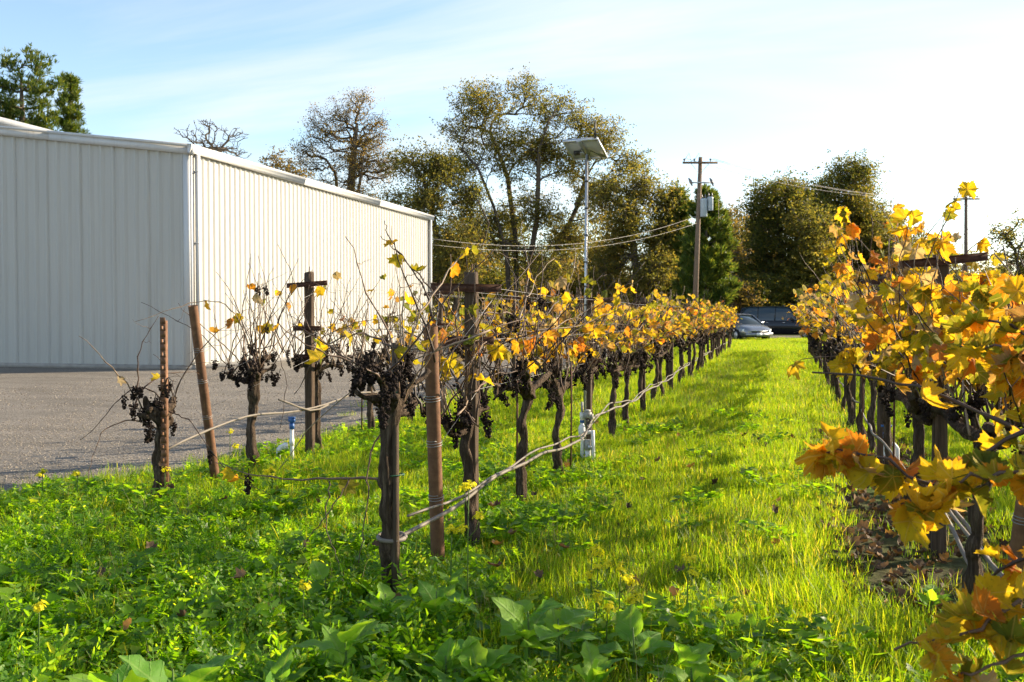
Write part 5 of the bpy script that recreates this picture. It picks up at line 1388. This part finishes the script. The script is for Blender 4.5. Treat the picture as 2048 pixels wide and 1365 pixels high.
# ------------------------------------------------------------------ parked cars
def car(name, label, loc, rz, paint, L=4.7, W=1.82, H=1.45, kind='sedan'):
    r = tag(empty(name, loc, rz), label, 'car', 'cars parked beyond the vines')
    # front is +X. stations: x (0..1), half width factor, bottom z, belt z, nose drop
    if kind == 'suv':
        st = [(0.0, .82, .42, .95), (.02, .90, .34, 1.02), (.10, .97, .30, 1.10), (.30, 1.0, .27, 1.12), (.50, 1.0, .27, 1.12), (.68, 1.0, .27, 1.12), (.74, .99, .28, 1.12), (.90, .95, .30, 1.06), (.97, .90, .32, 1.00), (1.0, .80, .40, .88)]
        gh = [(.02, 1.10, .80), (.07, H - .06, .68), (.16, H, .70), (.40, H + .01, .72), (.58, H - .02, .71), (.63, H - .10, .70), (.76, 1.11, .82)]
    else:
        st = [(0.0, .78, .40, .78), (.02, .88, .30, .88), (.12, .96, .24, .95), (.30, 1.0, .21, .94), (.50, 1.0, .21, .93), (.66, 1.0, .21, .92), (.74, .98, .22, .90), (.90, .93, .24, .80), (.97, .86, .26, .70), (1.0, .74, .34, .58)]
        gh = [(.10, .94, .80), (.24, H - .08, .66), (.34, H, .66), (.50, H + .005, .67), (.57, H - .05, .67), (.76, .90, .82)]
    ns = 12
    V = []
    for (t, wf, zb, zt) in st:
        w = W / 2 * wf; x = (t - .5) * L
        zm = zb + (zt - zb) * .55
        prof = [(-w * .80, zb), (-w * .97, zb + .10), (-w, zm), (-w * .97, zt - .08), (-w * .88, zt), (-w * .4, zt + .018), (w * .4, zt + .018), (w * .88, zt), (w * .97, zt - .08), (w, zm), (w * .97, zb + .10), (w * .80, zb)]
        V += [[x, y, z] for y, z in prof]
    V = np.array(V); m = len(st)
    i = np.arange(m - 1)[:, None] * ns; j = np.arange(ns)[None]; k = (j + 1) % ns
    body = MB().add(V, np.stack([i + j, i + k, i + ns + k, i + ns + j], -1).reshape(-1, 4))
    body.add(np.concatenate([V[:ns], [V[:ns].mean(0)]]), np.stack([np.arange(ns), np.full(ns, ns), (np.arange(ns) + 1) % ns], -1))
    body.add(np.concatenate([V[-ns:], [V[-ns:].mean(0)]]), np.stack([np.arange(ns), (np.arange(ns) + 1) % ns, np.full(ns, ns)], -1))
    bo = body.build('body', MAT[paint], r, True)
    # greenhouse: dark glass with painted roof and pillars
    G = []
    for (t, z, wf) in gh: G.append([(t - .5) * L, W / 2 * wf, z])
    g = MB(); gp = []
    belt = 1.11 if kind == 'suv' else .925
    for (x, w, z) in G:
        gp += [[x, -W / 2 * .90, belt - .03], [x, -w, z], [x, w, z], [x, W / 2 * .90, belt - .03]]
    gp = np.array(gp); q = len(G)
    i = np.arange(q - 1)[:, None] * 4; j = np.arange(3)[None]
    g.add(gp, np.stack([i + j, i + j + 1, i + j + 5, i + j + 4], -1).reshape(-1, 4), [[0, 3, 2, 1], [4 * q - 4, 4 * q - 3, 4 * q - 2, 4 * q - 1]])
    g.build('window_glass', MAT['glass'], r)
    rf = MB()
    top = [p for p in G if p[2] > H - .12]
    tv = np.array([[x, s * (w + .012), z + .014] for (x, w, z) in top for s in (-1, 0, 1)]); tv[1::3, 2] += .025
    n3 = len(top); i = np.arange(n3 - 1)[:, None] * 3; j = np.arange(2)[None]
    rf.add(tv, np.stack([i + j, i + j + 3, i + j + 4, i + j + 1], -1).reshape(-1, 4))
    rf.build('roof', MAT[paint], bo, True)
    for s in (-1, 1):
        pil = [(G[0], top[0]), (G[-1], top[-1])]
        for a, c in pil:
            MB().tube([[a[0], s * (W / 2 * .89), belt], [c[0], s * (c[1] + .01), c[2] + .01]], .035, 6).build('pillar', MAT[paint], bo, True)
        for t in ((.30, .47) if kind == 'sedan' else (.26, .46)):
            x = (t - .5) * L
            MB().tube([[x, s * (W / 2 * .905), belt - .02], [x - .02, s * (W / 2 * .70 + .012), H - .02]], .032, 5).build('pillar', MAT[paint], bo, True)
        for t in (.43, .62):
            hd = MB().box(((t - .5) * L - .28, s * (W / 2 * 1.002), belt - .13), (.18, .03, .03)).build('door_handle', MAT['chrome'], r)
        MB().tube([[(.67 - .5) * L, s * W / 2 * .93, belt + .05], [(.66 - .5) * L, s * (W / 2 + .12), belt + .09]], [.05, .085], 8).build('mirror', MAT[paint], r, True)
        hx = (.965 - .5) * L
        hz = (.78 if kind == 'suv' else .60)
        MB().add(np.array([[hx + .06, s * W / 2 * .50, hz - .06], [hx - .02, s * W / 2 * .88, hz - .05], [hx - .05, s * W / 2 * .90, hz + .08], [hx + .045, s * W / 2 * .50, hz + .07],
                           [hx - .10, s * W / 2 * .93, hz + .0]]), [[0, 1, 2, 3] if s < 0 else [3, 2, 1, 0]], [[1, 4, 2] if s < 0 else [2, 4, 1]]).build('headlight', MAT['lamp_glass'], r)
        MB().box((-.5 * L + .03, s * W / 2 * .74, .85 if kind == 'suv' else .72), (.06, .30, .18)).build('tail_light', bpy.data.materials.get('tail_lamp') or simple('tail_lamp', (.25, .01, .01), .2, 0, .6), r)
        for t in (.17, .82):
            R = .37 if kind == 'suv' else .33
            wx = (t - .5) * L
            wh = empty('wheel'); wh.parent = r; wh.location = (wx, s * (W / 2 - .10), R)
            MB().tube([[0, -.11, 0], [0, -.09, 0], [0, .09, 0], [0, .11, 0]], [R * .9, R, R, R * .9], 22).build('tyre', MAT['tyre'], wh, True)
            MB().tube([[0, s * .105, 0], [0, s * .118, 0]], [R * .62, R * .58], 18).build('rim', MAT['galvanised'], wh)
    gz = .74 if kind == 'suv' else .50
    MB().box((.5 * L + .005, 0, gz), (.05, W * .46, .17)).build('grille', MAT['dark_plastic'], r)
    MB().box((.5 * L + .02, 0, gz + .085), (.04, W * .50, .03)).build('grille_bar', MAT['chrome'], r)
    MB().box((.5 * L + .02, 0, .38), (.07, W * .84, .18)).build('bumper', MAT[paint], r)
    MB().box((.5 * L + .062, 0, .40), (.012, .32, .15)).build('number_plate', MAT['plate'], r)
    if kind == 'suv':
        MB().box((.02, 0, H + .07), (.12, .05, .06)).build('roof_fin', MAT['dark_plastic'], r)
    return r
def on_ground(px, d):
    q = at(px, 660, d); return (q[0], q[1], 0.0)
car('parked_suv', 'large black utility vehicle parked across the end of the aisle', on_ground(1566, 59), math.radians(-18), 'car_black', 5.2, 2.0, 1.92, 'suv')
car('parked_car', 'small sedan with its front facing the vines, left of the black utility vehicle', on_ground(1478, 55), math.radians(-62), 'car_silver', 4.7, 1.84, 1.46)
car('parked_car', 'grey car parked on the gravel, glimpsed through the left row', on_ground(945, 40), math.radians(-75), 'car_silver', 4.5, 1.8, 1.5)
car('parked_car', 'white car glimpsed through the left row below the transformer pole', on_ground(1352, 60), math.radians(-70), 'car_white', 4.6, 1.82, 1.52)
car('parked_car', 'silver car glimpsed through the left row right of the mast', on_ground(1262, 58), math.radians(-80), 'car_silver', 4.5, 1.8, 1.48)

# ------------------------------------------------------------------ ground vegetation
def blades(rng, n, R, h, w, lean=.35, seg=3):
    """n grass blades rooted in a patch of radius R"""
    a = rng.uniform(0, 6.283, n); rr = R * np.sqrt(rng.uniform(0, 1, n))
    root = np.stack([np.cos(a) * rr, np.sin(a) * rr, np.full(n, -.005)], -1)
    hh = rng.uniform(h[0], h[1], n); ww = rng.uniform(w[0], w[1], n)
    b = rng.uniform(0, 6.283, n)
    d = np.stack([np.cos(b), np.sin(b), np.zeros(n)], -1)
    s = np.stack([-np.sin(b), np.cos(b), np.zeros(n)], -1)
    bend = np.abs(rng.normal(0, lean, n)) + .06
    V = []
    for k in range(seg + 1):
        t = k / seg
        c = root + np.outer(hh * t * (1 - .25 * bend * t), [0, 0, 1]) + d * (hh * bend * t ** 1.9)[:, None]
        if k < seg:
            x = s * (ww * (1 - .55 * t) * .5)[:, None]
            V += [c - x, c + x]
        else:
            V += [c]
    m = 2 * seg + 1
    V = np.stack(V, 1).reshape(-1, 3)
    o = (np.arange(n) * m)[:, None]
    Q = np.concatenate([np.stack([o + 2 * k, o + 2 * k + 1, o + 2 * k + 3, o + 2 * k + 2], -1).reshape(-1, 4) for k in range(seg - 1)])
    T = np.stack([o + 2 * seg - 2, o + 2 * seg - 1, o + 2 * seg], -1).reshape(-1, 3)
    return V, Q, T
def pinnate(rng, n, L, pairs=6):
    """a rosette of n feathery leaves"""
    mb = MB()
    for k in range(n):
        a = k / n * 6.283 + rng.uniform(-.4, .4)
        ln = rng.uniform(*L); el = rng.uniform(.35, 1.25)
        out = np.array([math.cos(a), math.sin(a), 0]); up = np.array([0, 0, 1.])
        side = np.array([-math.sin(a), math.cos(a), 0])
        t = np.linspace(0, 1, pairs + 2)
        droop = rng.uniform(.2, .75)
        C = np.outer(t * ln * math.cos(el) + droop * .25 * ln * t ** 2, out) + np.outer(ln * (math.sin(el) * t - droop * .45 * t ** 2.2), up)
        C += rng.normal(0, .02, 3) * .5
        C[:, 2] = np.maximum(C[:, 2], .004)
        mb.tube(C, np.linspace(.0022, .001, len(C)), 3, caps=False)
        for j in range(1, pairs + 2):
            tt = t[j]
            fwd = unit(C[j] - C[j - 1])
            nn = unit(np.cross(fwd, side))
            sz = ln * .145 * math.sin(min(1, tt * 1.25 + .15) * 2.6) * rng.uniform(.8, 1.25) + .006
            for s in ((-1, 1) if j < pairs + 1 else (0,)):
                d = unit(side * s * .9 + fwd * .55 + nn * rng.normal(0, .22)) if s else fwd
                w = unit(np.cross(d, nn)) * sz * .27
                p = C[j]
                l1 = p + d * sz * .45; l2 = p + d * sz + nn * rng.normal(0, .006)
                mb.add([p, l1 + w, l2 + w * .35, l2 - w * .35, l1 - w], [[0, 1, 2], [0, 2, 3], [0, 3, 4]])
    return mb
def clover(rng, n, h):
    """small rounded leaves on short stalks"""
    mb = MB()
    for k in range(n):
        a = rng.uniform(0, 6.283); r = .11 * math.sqrt(rng.uniform())
        base = np.array([math.cos(a) * r, math.sin(a) * r, 0])
        top = base + np.array([rng.normal(0, .02), rng.normal(0, .02), rng.uniform(*h)])
        mb.tube([base, (base + top) / 2 + rng.normal(0, .004, 3), top], .0011, 3, caps=False)
        tl = rng.normal(0, .35, 2)
        ux = unit([1, 0, tl[0]]); uy = unit([0, 1, tl[1]])
        s = rng.uniform(.010, .022); ph = rng.uniform(0, 6)
        th = np.arange(9) / 9 * 6.283
        rad = s * (1 + .35 * np.cos(3 * th + ph))
        V = np.concatenate([[top], top + np.outer(np.cos(th) * rad, ux) + np.outer(np.sin(th) * rad, uy) + np.array([0, 0, .004])])
        j = np.arange(9)
        mb.add(V, np.stack([np.zeros(9, int), j + 1, (j + 1) % 9 + 1], -1))
    return mb
def unlinked(name, meshes):
    c = bpy.data.collections.new(name)
    for k, me in enumerate(meshes):
        o = bpy.data.objects.new('%s_%02d' % (name, k), me)
        c.objects.link(o)
    return c
def scatter(name, pts, scale, coll, label, cat, seed=1, tilt=.12, kind='stuff', zrot=True, nvar=4):
    rng = np.random.default_rng(seed)
    n = len(pts)
    me = bpy.data.meshes.new(name)
    me.vertices.add(n)
    me.vertices.foreach_set('co', np.asarray(pts, np.float32).ravel())
    rot = np.stack([rng.normal(0, tilt, n), rng.normal(0, tilt, n), rng.uniform(0, 6.283, n)], -1).astype(np.float32)
    a = me.attributes.new('rot', 'FLOAT_VECTOR', 'POINT'); a.data.foreach_set('vector', rot.ravel())
    a = me.attributes.new('scl', 'FLOAT', 'POINT'); a.data.foreach_set('value', np.asarray(scale, np.float32))
    a = me.attributes.new('idx', 'INT', 'POINT'); a.data.foreach_set('value', rng.integers(0, nvar, n).astype(np.int32))
    me.update()
    o = bpy.data.objects.new(name, me)
    COL.objects.link(o)
    ng = bpy.data.node_groups.new(name + '_scatter', 'GeometryNodeTree')
    ng.interface.new_socket('Geometry', in_out='INPUT', socket_type='NodeSocketGeometry')
    ng.interface.new_socket('Geometry', in_out='OUTPUT', socket_type='NodeSocketGeometry')
    gi = ng.nodes.new('NodeGroupInput'); go = ng.nodes.new('NodeGroupOutput')
    ci = ng.nodes.new('GeometryNodeCollectionInfo')
    ci.inputs['Collection'].default_value = coll
    ci.inputs['Separate Children'].default_value = True
    ci.inputs['Reset Children'].default_value = True
    ip = ng.nodes.new('GeometryNodeInstanceOnPoints')
    ip.inputs['Pick Instance'].default_value = True
    def attr(nm, dt):
        q = ng.nodes.new('GeometryNodeInputNamedAttribute'); q.data_type = dt; q.inputs['Name'].default_value = nm
        return q.outputs[0]
    ng.links.new(gi.outputs[0], ip.inputs['Points'])
    ng.links.new(ci.outputs[0], ip.inputs['Instance'])
    ng.links.new(attr('idx', 'INT'), ip.inputs['Instance Index'])
    er = ng.nodes.new('FunctionNodeEulerToRotation')
    ng.links.new(attr('rot', 'FLOAT_VECTOR'), er.inputs[0])
    ng.links.new(er.outputs[0], ip.inputs['Rotation'])
    ng.links.new(attr('scl', 'FLOAT'), ip.inputs['Scale'])
    ng.links.new(ip.outputs[0], go.inputs[0])
    md = o.modifiers.new('scatter', 'NODES'); md.node_group = ng
    return tag(o, label, cat, kind=kind)
def rnd_pts(rng, x0, x1, y0, y1, dens):
    n = int((x1 - x0) * (y1 - y0) * dens)
    return np.stack([rng.uniform(x0, x1, n), rng.uniform(y0, y1, n), np.zeros(n)], -1)
def vnoise(p, f, seed):
    x, y = p[:, 0] * f, p[:, 1] * f
    return (np.sin(x + seed) * np.cos(y * 1.13 + seed * 2) + .6 * np.sin(x * 2.3 + y * 1.7 + seed * 3) + .4 * np.sin(x * 4.1 - y * 3.7 + seed)) / 2
vr = np.random.default_rng(400)
grass_c = unlinked('grass_tuft', [MB().add(*blades(vr, 46, .10, (.03, .085), (.0022, .0042))).mesh('grass_tuft', MAT['grass']) for _ in range(6)])
tall_c = unlinked('tall_grass', [MB().add(*blades(vr, 24, .06, (.08, .21), (.003, .006), .5, 4)).mesh('tall_grass', MAT['grass']) for _ in range(5)])
dry_c = unlinked('dry_tuft', [MB().add(*blades(vr, 30, .07, (.10, .26), (.0018, .003), .4, 3)).mesh('dry_tuft', MAT['dry_grass']) for _ in range(3)])
weed_c = unlinked('weed', [pinnate(vr, int(vr.integers(10, 15)), (.075, .15), 8).mesh('weed', MAT['weed']) for _ in range(6)])
clover_c = unlinked('clover', [clover(vr, 36, (.03, .09)).mesh('clover', MAT['weed']) for _ in range(4)])
litter_c = unlinked('litter', [fan_leaf(grape_outline(vr, 16), vr.uniform(.2, .8), vr.uniform(0, .8), vr.uniform(.1, .25), 0, False, vr, 'litter', MAT['litter']) for _ in range(5)])
stone_c = unlinked('stone', [MB().add(ICO_V * vr.uniform(.6, 1.2, (12, 1)) * np.array([1, 1, .6]), ICO_F).mesh('stone', simple('stone_%d' % k, c, .9, 0, .2, .4, 3)) for k, c in enumerate([(.25, .215, .165), (.36, .31, .245), (.17, .14, .11)])])

def in_grass(p, margin=0.0):
    return p[:, 0] > gravel_edge(p[:, 1]) + margin
def near_b_strip(p):
    return (np.abs(p[:, 0] - ROW_B - .02) < .55 + .12 * vnoise(p, 2.0, 4) - .018 * (p[:, 1] - 5)) & (p[:, 1] > 4.75 + .2 * vnoise(p, 5, 2))
# lawn grass
P = np.concatenate([rnd_pts(vr, -6.4, 3.2, 1.6, 7, 165), rnd_pts(vr, -5.4, 3.2, 7, 13, 145), rnd_pts(vr, -5.2, 4.5, 13, 26, 75), rnd_pts(vr, -5.2, 8, 26, 58, 38)])
P = P[in_grass(P, .05 + 0.0)]
strip = near_b_strip(P)
P = P[~strip | (vr.uniform(size=len(P)) < .05 + .25 * (P[:, 1] > 10))]
weedy = np.clip(1.15 - (P[:, 0] + 1.5) * .8, 0, 1) * np.clip((6.6 - P[:, 1]) / 1.2, 0, 1)
P = P[vr.uniform(size=len(P)) > weedy * .72]
E = rnd_pts(vr, -6.6, -4.6, 5.5, 24, 26); ed = gravel_edge(E[:, 1]) - E[:, 0]
E = E[(ed > -.05) & (vr.uniform(size=len(E)) < np.exp(-np.clip(ed, 0, 9) * 4.5) * .8)]
P = np.concatenate([P, E])
bare = vnoise(P, 1.9, 8)
P = P[vr.uniform(size=len(P)) > np.clip((bare - .45) * 1.6, 0, .6)]
sc = vr.uniform(.8, 1.55, len(P)) * (1 + .35 * vnoise(P, 1.2, 3)) * np.where(P[:, 1] > 13, 1.45, 1.0) * np.where(P[:, 1] > 26, 1.3, 1)
scatter('grass', P, np.clip(sc, .45, 3), grass_c, 'short bright green grass covering the aisle and row middles', 'grass', 1, .14, nvar=6)
# taller grass: clumps along the rows and in the foreground
P = np.concatenate([rnd_pts(vr, -6.2, 2.4, 1.7, 5.2, 26), rnd_pts(vr, -5.4, 2.6, 5, 12, 9), rnd_pts(vr, -5, 2, 12, 40, 3.5), rnd_pts(vr, -4.5, -4.0, 6, 12, 18), rnd_pts(vr, -1.2, .6, 3.3, 5.3, 40), rnd_pts(vr, -.1, 1.0, 3.6, 5.0, 60)])
P = P[in_grass(P, .02)]
P = P[~near_b_strip(P) | (vr.uniform(size=len(P)) < .15)]
scatter('tall_grass', P, vr.uniform(.55, 1.15, len(P)) * np.where(P[:, 1] > 12, 1.3, 1), tall_c, 'longer grass blades in clumps among the lawn and under the vines', 'grass', 2, .15, nvar=5)
P = np.concatenate([rnd_pts(vr, -1.35, -.75, 13, 27, 9), rnd_pts(vr, -4.6, -4.1, 6.6, 8.6, 6), rnd_pts(vr, .35, .6, 16, 40, 5), rnd_pts(vr, -6, 1.2, 2.2, 7, 1.6)])
scatter('dry_grass', P, vr.uniform(.6, 1.2, len(P)), dry_c, 'pale dry grass fringe along the left side of the aisle', 'grass', 3, .1, nvar=3)
# feathery weeds
P = np.concatenate([rnd_pts(vr, -7.0, -.2, 1.7, 6.6, 85), rnd_pts(vr, -.4, 1.6, 1.7, 3.9, 60), rnd_pts(vr, -2.35, -.95, 5.0, 9.5, 34), rnd_pts(vr, -5.0, -3.6, 6.0, 12, 26), rnd_pts(vr, -3.8, -2.2, 6.5, 14, 7), rnd_pts(vr, -1.2, .5, 4, 16, 1.3), rnd_pts(vr, -2.1, -1.2, 9.5, 24, 10), rnd_pts(vr, .0, .7, 4.6, 5.6, 16)])
P = P[in_grass(P, .0)]
dens = np.where((P[:, 0] > -1.0) & (P[:, 1] > 3.9), .75, 1.0)
P = P[vr.uniform(size=len(P)) < dens * (.85 + .3 * vnoise(P, 2.2, 6))]
P = P[~near_b_strip(P) | (vr.uniform(size=len(P)) < .08)]
sc = vr.uniform(.6, 1.15, len(P)) * (1 + .28 * vnoise(P, 1.6, 1)) * np.interp(P[:, 1], [3.4, 4.3, 4.9, 6.3], [1.75, 1.6, 1.25, 1.05]) * np.where((P[:, 0] > -1.25) & (P[:, 1] > 3.3), .62, 1)
scatter('weeds', P, sc, weed_c, 'feathery leafy green weeds massed in the foreground and under vines', 'weeds', 4, .2, nvar=6)
P = np.concatenate([rnd_pts(vr, -6.5, 1.6, 1.7, 4.4, 26), rnd_pts(vr, -5.2, -1.1, 4.4, 12, 8), rnd_pts(vr, -1.1, .5, 4.2, 14, 2.2)])
P = P[in_grass(P, .0)]
P = P[vr.uniform(size=len(P)) < .7 + .5 * vnoise(P, 2.6, 11)]
scatter('clover', P, vr.uniform(.8, 1.7, len(P)), clover_c, 'round leaved clover low among the foreground weeds', 'weeds', 5, .1, nvar=4)
# leaf litter and gravel stones
P = np.concatenate([rnd_pts(vr, .3, 1.5, 4.7, 12, 150), rnd_pts(vr, -1.1, .4, 4.2, 12, 2.2), rnd_pts(vr, -2.1, -1.3, 5, 14, 3), rnd_pts(vr, -5, -1, 3, 6.5, 1.5)])
P[:, 2] = vr.uniform(.004, .03, len(P)) + np.where((P[:, 0] < .3), .05, 0) + np.where((P[:, 1] < 4.6) | ((P[:, 0] < -1) & (P[:, 1] < 6.5)), .06, 0)
scatter('leaf_litter', P, vr.uniform(.022, .05, len(P)), litter_c, 'brown fallen vine leaves on bare soil under the right row', 'leaf litter', 6, .5, nvar=5)
P = np.concatenate([rnd_pts(vr, -9.5, -4.7, 5.2, 12, 420), rnd_pts(vr, -14, -4.7, 12, 22, 90)])
P = P[~in_grass(P, .12)]
P[:, 2] = .003
scatter('gravel_stones', P, vr.uniform(.003, .011, len(P)) * np.where(P[:, 1] > 12, 1.5, 1), stone_c, 'small loose stones lying on the gravel yard', 'gravel', 7, .4, nvar=3)

# ------------------------------------------------------------------ single plants in the foreground
def broad_outline(rng, n=26, lobes=.12):
    t = np.linspace(0, 1, n // 2)
    w = .34 * np.sin(np.clip(t * 1.02, 0, 1) ** .62 * math.pi) ** .8 + .02
    w *= 1 + lobes * np.sin(t * 17 + rng.uniform(0, 6)) * (1 - t * .5)
    y = t
    R = np.stack([w, y], -1); Lf = np.stack([-w[::-1] * rng.uniform(.9, 1.1), y[::-1]], -1)
    o = np.concatenate([Lf, R])
    return o
def broad_leaf(rng):
    o = broad_outline(rng, 26, rng.uniform(.05, .2)) 
    n = len(o) // 2
    Rr = o[n:]; Lf = o[:n][::-1]
    mid = np.stack([np.zeros(n), Rr[:, 1]], -1)
    curl = rng.uniform(.1, .55); fold = rng.uniform(.1, .5); ph = rng.uniform(0, 6)
    def z(p): return -curl * p[:, 1] ** 2 + fold * np.abs(p[:, 0]) + .05 * np.sin(p[:, 1] * 14 + ph) * np.abs(p[:, 0]) * 3
    P2 = np.concatenate([Lf, mid * 1.0, Rr])
    V = np.concatenate([np.stack([P2[:, 0], P2[:, 1] + .25, z(P2)], -1)])
    i = np.arange(n - 1)
    mb = MB().add(V, np.stack([i, i + n, i + n + 1, i + 1], -1), np.stack([i + n, i + 2 * n, i + 2 * n + 1, i + n + 1], -1))
    mb.add([[-.014, 0, 0], [.014, 0, 0], [.012, .27, 0], [-.012, .27, 0], [0, 0, -.03], [0, .27, -.02]], [[0, 1, 2, 3], [1, 4, 5, 2], [4, 0, 3, 5]])
    me = mb.mesh('leaf', MAT['broad_leaf'], True)
    uv = np.concatenate([P2, np.zeros((6, 2))])
    lay = me.uv_layers.new(name='leaf')
    vi = np.zeros(len(me.loops), np.int32); me.loops.foreach_get('vertex_index', vi)
    lay.data.foreach_set('uv', uv[vi].astype(np.float32).ravel())
    return me
BROAD = [broad_leaf(vr) for _ in range(7)]
def leafy_plant(name, loc, label, nl, size, seed, stem_h=.05, group='broad leaved plants in the foreground'):
    rng = np.random.default_rng(seed)
    r = tag(empty(name, loc), label, 'plant', group)
    MB().tube([[0, 0, -.02], [.006, 0, stem_h * .6], [0, .006, stem_h + .02]], [.006, .005, .003], 6).build('stem', MAT['weed_stem'], r, True)
    for k in range(nl):
        a = k * 2.4 + rng.uniform(-.4, .4); el = rng.uniform(.25, 1.15)
        tip = unit([math.cos(a) * math.cos(el), math.sin(a) * math.cos(el), math.sin(el)])
        x = unit(np.cross(tip, [0, 0, 1]) + rng.normal(0, .15, 3)); z = np.cross(x, tip)
        obj('leaf', BROAD[int(rng.integers(7))], r, axes_matrix(x, tip, z, (0, 0, stem_h * rng.uniform(.35, 1)), size * rng.uniform(.7, 1.15)))
    return r
broad_spots = [(345, 1500, 7, 0.16, 0.23, 'bluish green broad leaved plant at the bottom left edge'), (235, 1480, 6, 0.15, 0.19, 'broad leaved plant left of the bluish one at the bottom'), (690, 1400, 8, 0.15, 0.19, 'broad leaved plant with ruffled leaves at the bottom left of centre'),
    (770, 1290, 7, 0.13, 0.19, 'broad leaved plant below the old end vine'), (872, 1285, 7, 0.14, 0.19, 'broad leaved plant just below the near rusty end pipe'), (735, 1340, 6, 0.11, 0.13, 'small broad leaved plant in front of the old end vine'),
    (1055, 1370, 7, 0.14, 0.25, 'tall broad leaved plant below the middle of the lawn'), (1115, 1375, 7, 0.15, 0.23, 'broad leaved plant with one large bright leaf, bottom centre'), (890, 1410, 8, 0.12, 0.15, 'bright broad leaved plant at the bottom centre left'),
    (960, 1430, 8, 0.12, 0.15, 'lobed broad leaved plant at the bottom centre'), (1265, 1370, 6, 0.14, 0.19, 'broad leaved plant under the yellow flowers, right of centre'), (1380, 1420, 7, 0.12, 0.15, 'broad leaved plant at the bottom right of centre'),
    (1190, 1440, 7, 0.12, 0.13, 'low broad leaved plant at the bottom edge, centre right'), (560, 1440, 6, 0.11, 0.11, 'low broad leaved plant at the bottom edge, left of centre'), (1480, 1450, 6, 0.10, 0.11, 'low broad leaved plant at the bottom edge near the right vine'), (650, 1230, 7, 0.11, 0.15, 'broad leaved plant in the weeds left of the old end vine'), (1860, 1235, 6, 0.09, 0.10, 'small round leaved plant beside the leaf litter')]
for k, (px, py, nl, size, sh, lab) in enumerate(broad_spots):
    q = ground_at(px, py)
    leafy_plant('broadleaf_plant', (q[0], q[1], 0), lab, nl + 1, size, 500 + k, sh)
def mustard(loc, H, label, seed, heads=3, lean=(0, 0)):
    rng = np.random.default_rng(seed)
    r = tag(empty('mustard_plant', loc), label, 'plant', 'flowering mustard plants')
    top = np.array([lean[0], lean[1], H])
    stem = np.array([[0, 0, -.02], [lean[0] * .3, lean[1] * .3, H * .45], top])
    MB().tube(np.array([[0, 0, -.02], [lean[0] * .15 + .004, lean[1] * .15, H * .3], [lean[0] * .5, lean[1] * .5 + .004, H * .65], top]), [.0042, .0036, .003, .002], 6).build('stem', MAT['weed_stem'], r, True)
    ends = [top]
    for k in range(heads - 1):
        t = rng.uniform(.55, .85)
        a = rng.uniform(0, 6.28)
        s = np.array([lean[0] * t, lean[1] * t, H * t])
        e = s + np.array([math.cos(a) * .05, math.sin(a) * .05, rng.uniform(.05, .11)])
        MB().tube([s, (s + e) / 2 + [math.cos(a) * .012, math.sin(a) * .012, -.006], e], [.0022, .0018, .0014], 5).build('branch', MAT['weed_stem'], r, True)
        ends.append(e)
    for e in ends:
        mb = MB(); st = MB()
        for k in range(int(rng.integers(20, 28))):
            a = rng.uniform(0, 6.28); el = rng.uniform(.1, 1.4); rad = rng.uniform(.010, .036)
            c = e + np.array([math.cos(a) * math.cos(el) * rad, math.sin(a) * math.cos(el) * rad, math.sin(el) * rad * 1.1 - .012])
            nrm = unit(c - e + np.array([0, 0, .012])); u = unit(np.cross(nrm, rng.normal(size=3))); w = np.cross(nrm, u)
            st.tube([e - [0, 0, .018], c], .0008, 3, caps=False)
            for q in range(4):
                th = q * math.pi / 2
                dd = u * math.cos(th) + w * math.sin(th); pp = -u * math.sin(th) + w * math.cos(th)
                s = rng.uniform(.008, .012)
                mb.add([c, c + dd * s * .6 + pp * s * .45 + nrm * s * .25, c + dd * s + nrm * s * .2, c + dd * s * .6 - pp * s * .45 + nrm * s * .25], [[0, 1, 2, 3]])
        fh = mb.build('flower_head', MAT['petal'], r)
        tag(st.build('pedicels', MAT['weed_stem'], fh), kind='stuff')
    for k in range(4):
        z = H * rng.uniform(.05, .5); a = rng.uniform(0, 6.28); el = rng.uniform(.2, .9)
        tip = unit([math.cos(a) * math.cos(el), math.sin(a) * math.cos(el), math.sin(el)])
        x = unit(np.cross(tip, [0, 0, 1])); zz = np.cross(x, tip)
        obj('leaf', BROAD[int(rng.integers(7))], r, axes_matrix(x * .7, tip, zz, (lean[0] * z / H, lean[1] * z / H, z), rng.uniform(.05, .09)))
    return r
# flower head pixel, depth
for k, (px, py, d, heads, lab) in enumerate([(937, 998, 4.35, 3, 'tallest yellow mustard stem in front of the near rusty end pipe'), (903, 1088, 4.3, 2, 'yellow mustard flowers at the foot of the near rusty end pipe'), (1184, 1125, 4.5, 2, 'upper yellow mustard flower left of centre lawn'),
        (1195, 1162, 4.2, 3, 'double yellow mustard flower head below the upper one'), (1241, 1165, 4.25, 3, 'yellow mustard flower just right of the double flower head'), (1377, 1145, 4.2, 2, 'lone yellow mustard flower on a tall stem in the lawn'),
        (1272, 1222, 3.9, 2, 'low yellow mustard flower above a broad leaf'), (1215, 1250, 3.8, 2, 'lowest yellow mustard flower at bottom centre'), (607, 1208, 4.1, 1, 'small yellow flower in the shaded weeds left of the old vine'), (78, 1247, 3.7, 1, 'yellow flower at the bottom left edge'),
        (85, 962, 7.1, 2, 'yellow flower at the gravel edge, farthest left'), (155, 962, 7.0, 2, 'yellow flower at the gravel edge, second from the left'), (330, 960, 7.2, 2, 'yellow flower at the foot of the perforated stake'), (545, 985, 6.9, 3, 'yellow flowers left of the bent white pipe'), (460, 870, 7.7, 2, 'yellow flower in the tall grass at the thick vine')]):
    q = at(px, py, d)
    mustard((q[0] - .01, q[1], 0), max(.24, q[2] + (.06 if d < 5 else .02)), lab, 600 + k, heads, (.012, 0))
